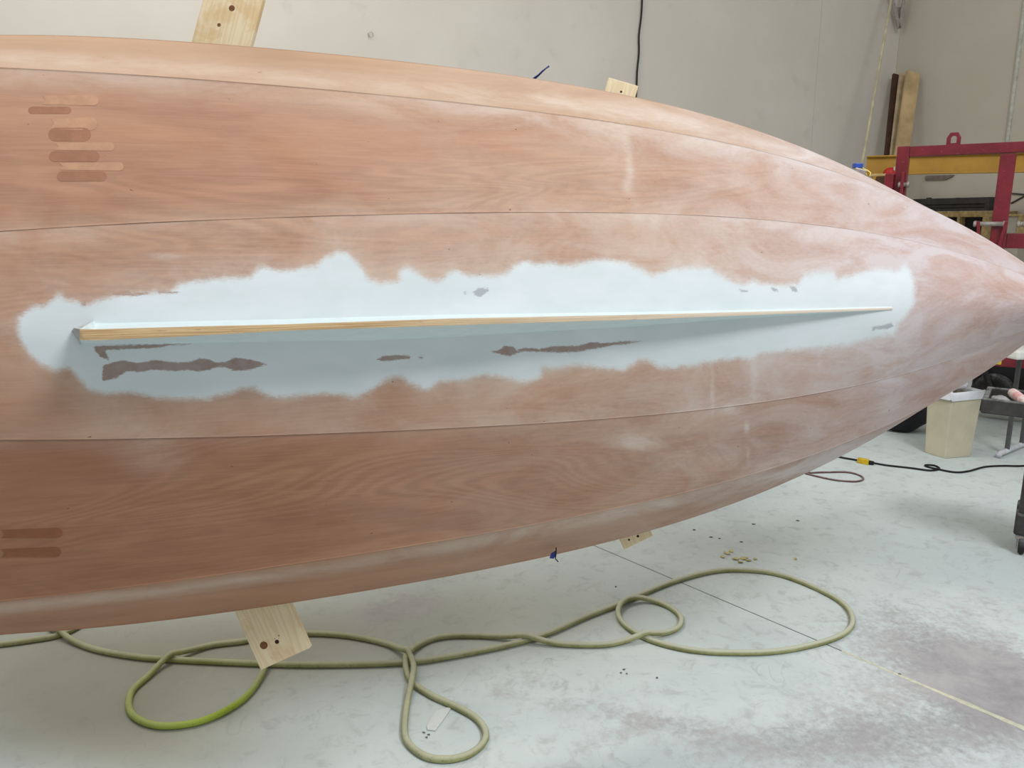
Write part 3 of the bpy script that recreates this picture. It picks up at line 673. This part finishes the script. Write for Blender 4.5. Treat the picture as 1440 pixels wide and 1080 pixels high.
part('link_arm', M_red, fr, lambda b: (bar(b, pc + UP * (pzz + .02) - rd_ * .13, pc + UP * (pzz - .24) - rd_ * .10, .02, .05, rd_, .004), bar(b, pc + UP * (pzz + .02) + rd_ * .04, pc + UP * (pzz - .26) + rd_ * .0, .022, .05, rd_, .004)))
part('hinge_pin', M_steel, fr, pin(pc + UP * (pzz - .24) - rd_ * .0, .16), True)
lp = lft + fn_ * .07; lz = P(1262, 256, RDp).z
part('hinge_bracket', M_red, fr, lambda b: (box(b, lp + UP * (lz - .02) - rd_ * .07, rd_, fn_, UP, .06, .06, .16, .006), box(b, lp + UP * (lz - .02) + rd_ * .02, rd_, fn_, UP, .02, .06, .18, .004)))
part('hinge_pin', M_steel, fr, pin(lp + UP * (lz - .02) + rd_ * .03, .08), True)
def wheel(root, c, ax, r, w):
    part('tire', M_dark, root, lambda b: lathe(b, Vector(c) - Vector(ax) * w / 2, ax, [(0, r * .62), (0, r * .88), (w * .15, r * .97), (w * .35, r), (w * .65, r), (w * .85, r * .97), (w, r * .88), (w, r * .62)], 32), True)
    part('wheel_hub', M_steel, root, lambda b: lathe(b, Vector(c) - Vector(ax) * w * .55, ax, [(0, r * .15), (.01, r * .22), (w * .2, r * .25), (w * .25, r * .6), (w * .8, r * .6), (w, r * .2)], 20), True)
wc = P(1396, 553, 5.9); wr = wc.z
wheel(fr, wc, (fn_ * .9 + rd_ * -.35).normalized(), .155, .09)
wc2 = wc + rd_ * .75; 
fr_w = part('wheel_fork', M_dark, fr, lambda b: (bar(b, wc + UP * .0 + fn_ * .07, Vector((wc.x, wc.y, zb)) - rd_ * .12 + fn_ * .07, .03, .03), bar(b, wc + fn_ * .07, wc + rd_ * .5 + fn_ * .07 - UP * .02, .035, .03)))
uc = lft + rd_ * ((P(1412, 540, 5.9) - lft).dot(rd_)) - fn_ * .32
part('undercarriage', M_black, fr, lambda b: box(b, uc + UP * .30 + rd_ * .1, rd_, fn_, UP, .62, .10, .50, .03))
# yellow warning label on the red bottom rail
lbp = P(1400, 508, 5.35); lb0 = lft + rd_ * ((lbp - lft).dot(rd_)) + fn_ * .042 + UP * (zb + .003)
part('warning_label', simple('yellow_label', srgb(206, 186, 40), .5), fr, lambda b: box(b, lb0, rd_, fn_, UP, .075, .002, .05))

# yellow crane beam with hoist trolley
bm_root = thing('crane_beam', 'mustard yellow steel I beam running along the right wall behind the red frame', 'beam', tuple(G(1225, 566)))
M_yel = simple('mustard_paint', srgb(178, 134, 44), .5, var=.10, scale=5, dust=.3)
b0 = P(1218, 233, 6.75); b1 = P(1440, 228, 6.35); bd = (b1 - b0); bd.z = 0; bd.normalize(); bnn = Vector((bd.y, -bd.x, 0)); bz = b0.z; bh = .15
be = Vector((b0.x, b0.y, 0)); bl = 3.2
part('web', M_yel, bm_root, lambda b: box(b, be + bd * bl / 2 + UP * bz, bd, bnn, UP, bl, .012, bh))
part('flange', M_yel, bm_root, lambda b: box(b, be + bd * bl / 2 + UP * (bz + bh / 2), bd, bnn, UP, bl, .09, .012, .002))
part('flange', M_yel, bm_root, lambda b: box(b, be + bd * bl / 2 + UP * (bz - bh / 2), bd, bnn, UP, bl, .09, .012, .002))
part('column', M_yel, bm_root, lambda b: bar(b, be + bd * .10, be + bd * .10 + UP * (bz - bh / 2), .08, .08, bd, .004))
part('column', M_yel, bm_root, lambda b: bar(b, be + bd * 3.0, be + bd * 3.0 + UP * (bz - bh / 2), .08, .08, bd, .004))
ht = thing('chain_hoist', 'small red and black chain hoist hanging under the yellow beam', 'hoist', tuple(P(1252, 250, 6.6)))
hx = lambda px, py: P(px, py, 6.55)
M_red2 = simple('red_enamel', srgb(178, 40, 34), .45, scale=20); M_brown = simple('brown_timber', srgb(84, 56, 36), .8, var=.25, scale=20)
part('housing', M_red2, ht, lambda b: lathe(b, hx(1251, 244) - bd * .0 + bnn * -.05, bnn, [(0, .03), (.01, .05), (.08, .05), (.1, .03)], 20), True)
part('label_plate', simple('grey_plate', srgb(186, 184, 172), .5), ht, lambda b: box(b, hx(1258, 239) + bnn * .06, bd, bnn, UP, .03, .004, .045, .001))
part('trolley', M_black, ht, lambda b: (box(b, hx(1252, 251), bd, bnn, UP, .07, .07, .035, .006), box(b, hx(1262, 243), bd, bnn, UP, .04, .05, .05, .006)))
part('hanger_bar', simple('pale_timber', srgb(196, 168, 118), .7), ht, lambda b: box(b, hx(1235, 246), bd, bnn, UP, .12, .03, .018, .002))
part('chain_box', M_brown, ht, lambda b: box(b, hx(1244, 256), bd, bnn, UP, .14, .06, .09, .008))
# blue tape block and yellow strap beyond the upper hull edge
q = thing('tool_bundle', 'small blue block with a yellow strap resting on the upper hull edge', 'tool', tuple(P(1206, 242, 2.56)))
px_ = lambda x, y, d=2.56: P(x, y, d)
part('block', simple('blue_plastic', srgb(52, 84, 172), .4), q, lambda b: box(b, px_(1206, 233), Vector((1, 0, 0)), Vector((0, 1, 0)), UP, .027, .024, .015, .002))
part('grip', M_steel, q, lambda b: box(b, px_(1208, 243), Vector((1, 0, -.25)).normalized(), Vector((0, 1, 0)), Vector((.25, 0, 1)).normalized(), .040, .024, .026, .004))
part('strap', simple('yellow_strap', srgb(226, 204, 108), .6), q, lambda b: tube(b, [px_(1211, 235), px_(1215, 238), px_(1220, 240), px_(1224, 243), px_(1223, 248), px_(1220, 250), px_(1217, 243), px_(1213, 239)], .0027, 6), True)

# boards leaning in the corner
def lean(quad_top, quad_bot, off, mat, name, label, w, th):
    a = P(*quad_bot, 8.1 + off); b_ = P(*quad_top, 8.25 + off); d = (b_ - a).normalized(); s = a.z / d.z
    base = a - d * s
    o = part(name, mat, None, lambda b: bar(b, base + UP * .002, b_, w, th, Vector((1, .2, 0)), .003)); 
    return tag(o, label, 'board', 'boards leaning in the corner')
lean((1260, 105), (1248, 222), -.02, simple('dark_brown_board', srgb(74, 52, 40), .8, scale=8), 'leaning_board', 'dark brown narrow board leaning in the wall corner', .075, .03)
lean((1269, 104), (1255, 222), -.10, simple('weathered_pine', srgb(182, 164, 132), .8, scale=8), 'leaning_board', 'narrow weathered pale board between the dark board and wide tan board', .06, .03)
lean((1284, 102), (1267, 222), -.22, simple('tan_board', srgb(190, 164, 122), .8, scale=4, var=.22), 'leaning_board', 'wide tan board leaning in the wall corner with a stained top', .15, .03)
# thin pale pole leaning at the corner
a, b_ = P(1214, 222, 7.4), P(1254, -5, 7.75); d = (b_ - a).normalized(); base = a - d * (a.z / d.z)
tag(part('leaning_pole', simple('pale_pole', srgb(190, 182, 150), .7, scale=10), None, lambda b: tube(b, [base, a, b_, b_ + d * .2], .013, 8), True), 'long thin pale wooden pole leaning near the wall corner', 'pole')
# steel corner bracket high in the corner
cb = thing('corner_bracket', 'grey V shaped steel bracket high in the wall corner', 'bracket', tuple(P(1265, 40, 8.1)))
part('strut', M_steel, cb, lambda b: bar(b, P(1265, 40, 8.15), P(1248, -25, 8.0), .035, .02, None, .002))
part('strut', M_steel, cb, lambda b: bar(b, P(1265, 40, 8.15), P(1275, -25, 8.0), .035, .02, None, .002))
part('gusset', M_steel, cb, lambda b: prism(b, [P(1259, 10, 8.14), P(1265, 39, 8.16), P(1270, 10, 8.14)], Vector((0, .01, 0))))
# hanging black cable and wire hook on the back wall
pts = [on_wb(x, y, .02 + .006 * (i % 2)) for i, (x, y) in enumerate([(905, -60), (903, 0), (901.5, 25), (898.5, 50), (898.5, 75), (896, 100), (895, 128), (893, 160), (890, 260), (885, 480)])]
tag(part('hanging_cable', M_black, None, lambda b: tube(b, crom([tuple(p) for p in pts], .05), .0085, 8), True), 'black cable hanging straight down the white back wall', 'cable')
tag(part('wire_hook', M_steel, None, lambda b: tube(b, crom([tuple(on_wb(x, y, .012)) for x, y in [(519, 53), (518, 49), (520, 45), (524, 46), (525, 50), (521, 52), (517, 46)]], .01), .002, 6), True), 'tiny grey wire loop fixed on the white back wall', 'hook')
# pale conduit on the right wall
c0, c1 = on_wr(1443, -5, .02), on_wr(1415, 215, .02)
tag(part('wall_conduit', simple('conduit_paint', srgb(186, 186, 176), .6), None, lambda b: bar(b, (c1.x, c1.y, .0), (c0.x, c0.y, 5.5), .028, .028, WN, .006)), 'pale vertical conduit on the right wall', 'pipe')

# shelf rack, vent and cabinet against the right wall
def wr_box(b, x0, y0, x1, y1, off, th, bev=.004):
    a = on_wr(x0, y0, off); c = on_wr(x1, y1, off); w = abs((c - a).dot(WN)); h = abs(c.z - a.z)
    box(b, (a + c) / 2 + WD * th / 2, WN, WD, UP, w, th, h, bev)
M_vf = simple('dark_metal_frame', srgb(60, 58, 56), .6); M_vd = simple('black_mesh', srgb(22, 22, 24), .9)
vt = thing('wall_vent', 'black framed louvre vent set on the right wall above the rack', 'vent', tuple(on_wr(1335, 290, .1)))
part('frame', M_vf, vt, lambda b: [wr_box(b, *r, .10, .09, .003) for r in ((1284, 280, 1390, 286), (1284, 293.5, 1390, 297), (1385, 286, 1390, 293.5), (1284, 286, 1288, 293.5))])
part('back', M_vd, vt, lambda b: wr_box(b, 1287, 285, 1386, 294, .03, .02))
for i in range(2): part('louvre', M_vf, vt, lambda b, i=i: wr_box(b, 1288, 287.5 + i * 2.6, 1385, 288.5 + i * 2.6, .08, .03, .001))
for x in (1305, 1346): part('bolt', M_vf, vt, lambda b, x=x: wr_box(b, x - 2.5, 278, x + 2.5, 280, .10, .03, .002))
rk = thing('shelf_rack', 'dusty wooden shelf rack with dark openings against the right wall', 'shelf', (on_wr(1345, 330, .25).x, on_wr(1345, 330, .25).y, 0))
M_sh = simple('dusty_shelf_timber', srgb(164, 140, 92), .9, var=.3, scale=22, dust=.6); M_sb = simple('dark_shelf_back', srgb(58, 56, 56), .9, var=.25, scale=6)
part('shelf_board', M_sh, rk, lambda b: wr_box(b, 1296, 297.5, 1395, 305, .40, .36))
part('back_panel', M_sb, rk, lambda b: wr_box(b, 1296, 305, 1389, 520, .08, .03))
zs = 545
for x0, x1 in ((1350, 1354), (1386, 1395), (1298, 1304)):
    def f_(b, x0=x0, x1=x1):
        a = on_wr(x0, 305, .38); c = on_wr(x1, 305, .38); w = abs((c - a).dot(WN)); m_ = (a + c) / 2
        bar(b, (m_.x, m_.y, 0), (m_.x, m_.y, a.z), w, .08, WN, .003)
    part('upright', M_sh, rk, f_)
part('shelf_board', M_sh, rk, lambda b: wr_box(b, 1296, 420, 1395, 426, .40, .36))
cbx = thing('wall_cabinet', 'pale grey cabinet with brown edges behind the red post', 'cabinet', (on_wr(1415, 330, .3).x, on_wr(1415, 330, .3).y, 0))
M_cab = simple('pale_cabinet', srgb(168, 160, 146), .8, var=.08)
def cabbody(b):
    a = on_wr(1400, 304, .38); c = on_wr(1437, 304, .38); w = abs((c - a).dot(WN)); m_ = (a + c) / 2
    box(b, Vector((m_.x, m_.y, a.z / 2)) + WD * .15, WN, WD, UP, w, .3, a.z, .004)
part('body', M_cab, cbx, cabbody)
part('top_edge', M_sh, cbx, lambda b: wr_box(b, 1398, 301, 1438, 304, .40, .34, .002))
part('side_edge', M_sh, cbx, lambda b: wr_box(b, 1432, 304, 1437, 345, .395, .014, .002))
br = thing('wall_bracket', 'thin dark triangular shelf bracket on the right wall', 'bracket', tuple(on_wr(1436, 278, .05)))
part('arm', M_vf, br, lambda b: bar(b, on_wr(1422, 272, .02), on_wr(1460, 275, .02), .015, .012))
part('brace', M_vf, br, lambda b: bar(b, on_wr(1422, 286, .02), on_wr(1452, 270, .02), .015, .012))
tag(part('wall_mark', simple('grey_brown_patch', srgb(128, 116, 108), .8, var=.2), None, lambda b: prism(b, [on_wr(x, y, .02) for x, y in ((1301, 247), (1341, 246), (1338, 249), (1329, 253), (1301, 253.5))], WD * .018)), 'flat grey brown shape on the right wall under the yellow beam', 'plate')  # thin grey brown shape raised slightly off the wall

# trash bin
bn = thing('trash_bin', 'dusty beige square trash bin with a white liner bag', 'bin', tuple(G(1332, 641)))
M_bin = simple('beige_bin', srgb(198, 190, 166), .7, var=.08, scale=6, dust=.2); M_bag = simple('white_liner', srgb(224, 226, 232), .4, var=.05, scale=20)
cA, cB, cC = G(1300, 636.5), G(1329, 645), G(1365, 642); cD = cA + cC - cB; cen = (cA + cC) / 2
hb = .42
def ring(s, z, n=5, rr=.012):
    cs = [cen + (p - cen) * s for p in (cA, cB, cC, cD)]; out = []
    for i in range(4):
        p0, p1, p2 = cs[i - 1], cs[i], cs[(i + 1) % 4]; u_ = (p0 - p1).normalized(); v_ = (p2 - p1).normalized()
        for k in range(n):
            t = k / (n - 1); a = p1 + u_ * rr * (1 - t); b = p1 + v_ * rr * t
            out.append((a + b) / 2 * 1.0 if False else (p1 + u_ * rr * (1 - t) ** 2 + v_ * rr * t ** 2) + UP * z)
    return out
def shell(b, prof):
    rs = [[b.verts.new(p) for p in ring(s, z)] for s, z in prof]
    for r0, r1 in zip(rs, rs[1:]):
        for k in range(len(r0)): b.faces.new((r0[k], r0[(k + 1) % len(r0)], r1[(k + 1) % len(r0)], r1[k]))
    b.faces.new(rs[0][::-1]); b.faces.new(rs[-1]); bmesh.ops.recalc_face_normals(b, faces=b.faces)
part('body', M_bin, bn, lambda b: shell(b, [(1.0, .002), (1.02, .02), (1.19, hb - .01), (1.23, hb), (1.23, hb + .012), (1.17, hb + .012), (1.15, hb - .05), (1.0, .03)]))
def bagf(b):
    rs = []
    for s, z in ((1.10, hb - .004), (1.17, hb + .016), (1.27, hb + .024), (1.34, hb + .008), (1.33, hb - .018), (1.32, hb - .032)):
        R_ = [p + (p - cen - UP * p.z).normalized() * .003 * math.sin(i * 2.1 + z * 90) + UP * (.006 * math.sin(i * 1.3) if s > 1.24 else 0) for i, p in enumerate(ring(s, z))]
        rs.append([b.verts.new(p) for p in R_])
    for r0, r1 in zip(rs, rs[1:]):
        for k in range(len(r0)): b.faces.new((r0[k], r0[(k + 1) % len(r0)], r1[(k + 1) % len(r0)], r1[k]))
part('liner_bag', M_bag, bn, bagf, True)
def crumple(b, c, sx, sy, sz, seed, sub=3, amp=.25):
    r = bmesh.ops.create_icosphere(b, subdivisions=sub, radius=1.0); rnd = random.Random(seed)
    ph = [(rnd.uniform(2, 6), rnd.uniform(0, 6), Vector((rnd.uniform(-1, 1), rnd.uniform(-1, 1), rnd.uniform(-1, 1))).normalized()) for _ in range(9)]
    for v in r['verts']:
        k = 1 + amp * sum(abs(math.sin(f * v.co.dot(d) + p)) - .6 for f, p, d in ph) / 4
        v.co = Vector(c) + Vector((v.co.x * sx, v.co.y * sy, v.co.z * sz)) * k
part('crumpled_sheet', M_bag, bn, lambda b: crumple(b, cen + UP * (hb + .045) + Vector((.02, .02, 0)), .06, .05, .04, 3))
# black bag on the floor behind the bin
tag(part('black_bag', simple('black_bag_plastic', srgb(34, 33, 38), .55, var=.3, scale=10), None, lambda b: crumple(b, G(1278, 612) + Vector((.0, .12, .17)), .21, .13, .175, 5, 4, .14), True), 'slumped black bag on the floor behind the beige bin', 'bag')

# white folding table
tcn = G(1432, 499, .74); tl = thing('folding_table', 'white plastic folding table with dark steel legs', 'table', (tcn.x + .4, tcn.y + .4, 0))
tx = Vector((.95, -.30, 0)).normalized(); ty = Vector((.30, .95, 0)).normalized()
tx, ty = Vector((.97, .24, 0)).normalized(), Vector((-.24, .97, 0)).normalized()
M_wp = simple('white_plastic', srgb(226, 226, 220), .5, var=.04, scale=10)
part('table_top', M_wp, tl, lambda b: box(b, tcn + tx * .6 + ty * .28 - UP * .005, tx, ty, UP, 1.2, .56, .055, .014))
M_leg = simple('grey_leg_steel', srgb(92, 92, 92), .5, .2)
f0, f1 = G(1403, 645), G(1441, 629); fd = (f1 - f0).normalized()
for s_ in (.13, .36):
    bp = f0 + fd * s_; part('leg', M_leg, tl, lambda b, bp=bp: bar(b, bp + UP * .02, (bp.x, bp.y, .71), .025, .025, fd, .004))
part('foot_bar', simple('dusty_white_bar', srgb(204, 206, 214), .6), tl, lambda b: tube(b, [f0 + UP * .018, f0 + fd * .03 + UP * .03, f0 + fd * .55 + UP * .03, f0 + fd * .6 + UP * .018], .017, 10), True)
for s_ in (.2, .6):
    bp = f0 + tx * .9 + fd * s_; part('leg', M_leg, tl, lambda b, bp=bp: bar(b, bp + UP * .002, (bp.x, bp.y, .71), .025, .025, fd, .004))
tr_ = thing('parts_tray', 'dark navy plastic tray on the white folding table', 'tray', tuple(tcn + tx * .12 + ty * .25 + UP * .0225))
part('tray_body', simple('navy_plastic', srgb(40, 46, 76), .35), tr_, lambda b: (box(b, tcn + tx * .16 + ty * .25 + UP * .042, tx, ty, UP, .26, .18, .012, .003), box(b, tcn + tx * .16 + ty * .16 + UP * .056, tx, ty, UP, .26, .012, .03, .003), box(b, tcn + tx * .035 + ty * .25 + UP * .056, tx, ty, UP, .012, .18, .03, .003)))
part('tray_foot', M_steel, tr_, lambda b: box(b, tcn + tx * .16 + ty * .25 + UP * .029, tx, ty, UP, .14, .1, .014, .002))

# black utility cart
ck = thing('utility_cart', 'black plastic utility cart on swivel casters loaded with painting gear', 'cart', tuple(G(1432, 775)))
M_cart = simple('black_cart_plastic', srgb(58, 56, 55), .6, var=.25, scale=9, dust=.35)
ct = G(1381, 560, .75); cx_ = Vector((.82, -.57, 0)).normalized(); cy_ = Vector((.57, .82, 0)).normalized()
CW, CL = .85, .30
def trayf(b):
    o_ = ct
    for (x0, x1, y0, y1, z0, z1) in ((0, CW, 0, .022, -.066, 0), (0, CW, CL - .022, CL, -.066, 0), (0, .022, .02, CL - .02, -.066, 0), (CW - .022, CW, .02, CL - .02, -.066, 0), (.01, CW - .01, .01, CL - .01, -.066, -.055)):
        box(b, o_ + cx_ * ((x0 + x1) / 2) + cy_ * ((y0 + y1) / 2) + UP * ((z0 + z1) / 2), cx_, cy_, UP, x1 - x0, y1 - y0, z1 - z0, .006)
part('top_tray', M_cart, ck, trayf)
pp = G(1435, 778)
zc = .095
for (dx, dy) in ((0, 0), (.52, 0), (0, .15), (.52, .15)):
    pb = Vector((pp.x, pp.y, 0)) + cx_ * dx + cy_ * dy
    part('post', M_cart, ck, lambda b, pb=pb: bar(b, pb + UP * (zc + .09), pb + UP * .67, .062, .062, cx_, .012))
    part('post_boot', M_cart, ck, lambda b, pb=pb: bar(b, pb + UP * zc, pb + UP * (zc + .105), .078, .078, cx_, .01))
    cq = part('caster', M_steel, ck, lambda b, pb=pb: (box(b, pb + UP * (zc - .01), cx_, cy_, UP, .06, .06, .02, .003), box(b, pb + UP * .065 - cx_ * .02, cx_, cy_, UP, .005, .04, .08, .001), box(b, pb + UP * .065 + cx_ * .02, cx_, cy_, UP, .005, .04, .08, .001)))
    wv = part('caster_wheel', M_dark, cq, lambda b, pb=pb: lathe(b, pb + UP * .048 - cx_ * .014, cx_, [(0, .03), (.002, .044), (.006, .047), (.022, .047), (.026, .044), (.028, .03)], 24), True)
part('lower_shelf', M_cart, ck, lambda b: box(b, Vector((pp.x, pp.y, zc + .05)) + cx_ * .26 + cy_ * .07, cx_, cy_, UP, .56, .20, .03, .008))
rl0, rl1 = ct + cx_ * .10 + cy_ * .235 - UP * .004, ct + cx_ * .17 + cy_ * .075 - UP * .022
rl = thing('paint_roller', 'pink and white paint roller sleeve lying in the black cart tray', 'paint roller', tuple(rl1))
rx = (rl1 - rl0).normalized(); LL = (rl1 - rl0).length + .02
M_slv = NT('roller_nap')
def slv():
    t = M_slv; o = t.obj(); n = t.noise(o, 30, 4, .6); c = t.mix(t.ss(n, .4, .62), srgb(222, 214, 208), srgb(212, 150, 152)); return t.out(c, .9)
part('sleeve', slv(), rl, lambda b: lathe(b, rl0, rx, [(0, .010), (.003, .019), (.012, .021), (LL - .012, .021), (LL - .003, .019), (LL, .01)], 18), True)
part('core', M_steel, rl, lambda b: lathe(b, rl0 - rx * .006, rx, [(0, .006), (.004, .009), (.02, .009)], 12), True)
tag(part('plastic_film', simple('grey_film', srgb(150, 148, 152), .35, var=.25, scale=30), None, lambda b: crumple(b, ct + cx_ * .065 + cy_ * .10 + UP * -.022, .03, .05, .02, 11, 3, .4), True), 'crumpled grey plastic film lying in the cart tray', 'plastic film')
tag(part('cart_rag', simple('grey_rag', srgb(136, 134, 132), .9, var=.2, scale=30), None, lambda b: crumple(b, ct + cx_ * .30 + cy_ * .18 + UP * -.015, .06, .05, .03, 12, 3, .35), True), 'crumpled grey rag beside the pink paint roller', 'rag')
tag(part('yellow_sponge', simple('yellow_sponge', srgb(206, 202, 112), .9), None, lambda b: box(b, ct + cx_ * .24 + cy_ * .07 - UP * .04, cx_, cy_, UP, .03, .03, .02, .006)), 'small yellow sponge piece in the cart tray', 'sponge')

# cords on the floor
M_rc = simple('brown_cord', srgb(98, 62, 58), .6, dust=.3)
cord = lambda pts, r, st=.02: (lambda b: tube(b, crom([tuple(G(x, y, r + .0005)) for x, y in pts], st), r, 8))
pc_ = thing('extension_cord', 'black extension cord with a yellow plug end on the pale floor', 'cord', tuple(G(1214, 649)))
part('cable', M_black, pc_, cord([(1150, 633), (1178, 642), (1205, 647)], .006), True)
part('cable', M_black, pc_, cord([(1224, 650), (1245, 654), (1280, 658), (1308, 661.5), (1321, 659), (1314, 654.5), (1302, 653.8), (1303, 656), (1320, 660), (1343, 664), (1362, 662.5), (1385, 656.5), (1410, 655), (1440, 655), (1500, 650)], .006), True)
pa, pb_ = G(1206, 647, .016), G(1222, 650, .016)
part('plug', simple('yellow_plug', srgb(206, 172, 40), .5), pc_, lambda b: bar(b, pa, pb_, .036, .03, UP, .007))
part('strain_relief', M_black, pc_, lambda b: bar(b, pb_, G(1229, 651.5, .012), .022, .022, UP, .004))
tag(part('power_cord', M_rc, None, cord([(1085, 655), (1128, 664), (1160, 664), (1190, 663.8), (1208, 668), (1214, 673.5), (1203, 677), (1175, 675), (1148, 669.5), (1120, 662), (1080, 650)], .0055), True), 'thin reddish brown cord loop on the floor near the bow', 'cord')

# ---- debris on the floor
M_chip = simple('pale_flake', srgb(206, 212, 208), .8, var=.05); M_yc = simple('yellow_chip', srgb(190, 182, 130), .9, var=.2, scale=60)
tag(part('paint_flake', M_chip, None, lambda b: prism(b, [G(x, y, .004) for x, y in ((612, 1027), (601, 1026), (600, 1021), (606, 1010), (613, 1000), (632, 994), (634, 996), (622, 1014))], Vector((0, 0, -.003)))), 'pale elongated flake inside the small hose loop', 'flake')
rnd = random.Random(4)
for i, (x, y, s_) in enumerate([(1022, 778, 1.2), (1034, 786, 1), (1045, 785, 1.3), (1052, 788, .8), (1016, 783, .8), (1062, 786, .7), (1118, 786, .6), (1040, 790, .9), (1028, 775, .7)]):
    c = G(x, y, .004)
    def f_(b, c=c, s_=s_):
        n = 6; prism(b, [c + Vector((math.cos(k * 6.283 / n) * .016 * s_ * rnd.uniform(.5, 1.2), math.sin(k * 6.283 / n) * .013 * s_ * rnd.uniform(.5, 1.2), rnd.uniform(0, .006))) for k in range(n)], Vector((0, 0, -.0035)))
    tag(part('wood_chip', M_yc, None, f_), 'lone yellowish wood chip lying apart from the chip cluster' if x == 1118 else 'broadest yellowish wood chip of the cluster beyond the large hose loop' if x == 1045 else 'small yellowish wood chip in the cluster beyond the large hose loop', 'chip', 'wood chips on the floor')
M_crumb = simple('dark_crumb', srgb(112, 112, 106), .9)
for i, (x, y, s_) in enumerate([(877, 941, .5), (873, 946, .35), (881, 947, .35), (924, 953, .5), (1000, 755, .9), (976, 745, .7), (1012, 757, .5), (1060, 737, .8), (1043, 762, .8), (1122, 732, .8), (866, 825, .5), (600, 1037, .4), (596, 1030, .4), (603, 1033, .4), (1265, 948, .6)]):
    c = G(x, y, .003)
    def f_(b, c=c, s_=s_):
        n = 6; prism(b, [c + Vector((math.cos(k * 6.283 / n) * .011 * s_ * rnd.uniform(.5, 1.2), math.sin(k * 6.283 / n) * .005 * s_ * rnd.uniform(.5, 1.2), rnd.uniform(0, .003))) for k in range(n)], Vector((0, 0, -.0028)))
    tag(part('debris_crumb', M_crumb, None, f_), ('dark crumb in a trio of specks below the small hose coil' if 870 < x < 885 else 'dark crumb beside the pale flake inside the hose loop' if x < 610 else 'lone dark crumb near the trio of specks below the hose' if x == 924 else 'dark crumb beside the pale floor joint strip' if x == 1265 else 'lone dark crumb below the hull edge near the blue tape flag' if x == 866 else 'dark crumb on the floor between the bow and the wood chips'), 'debris', 'dark crumbs on the floor')
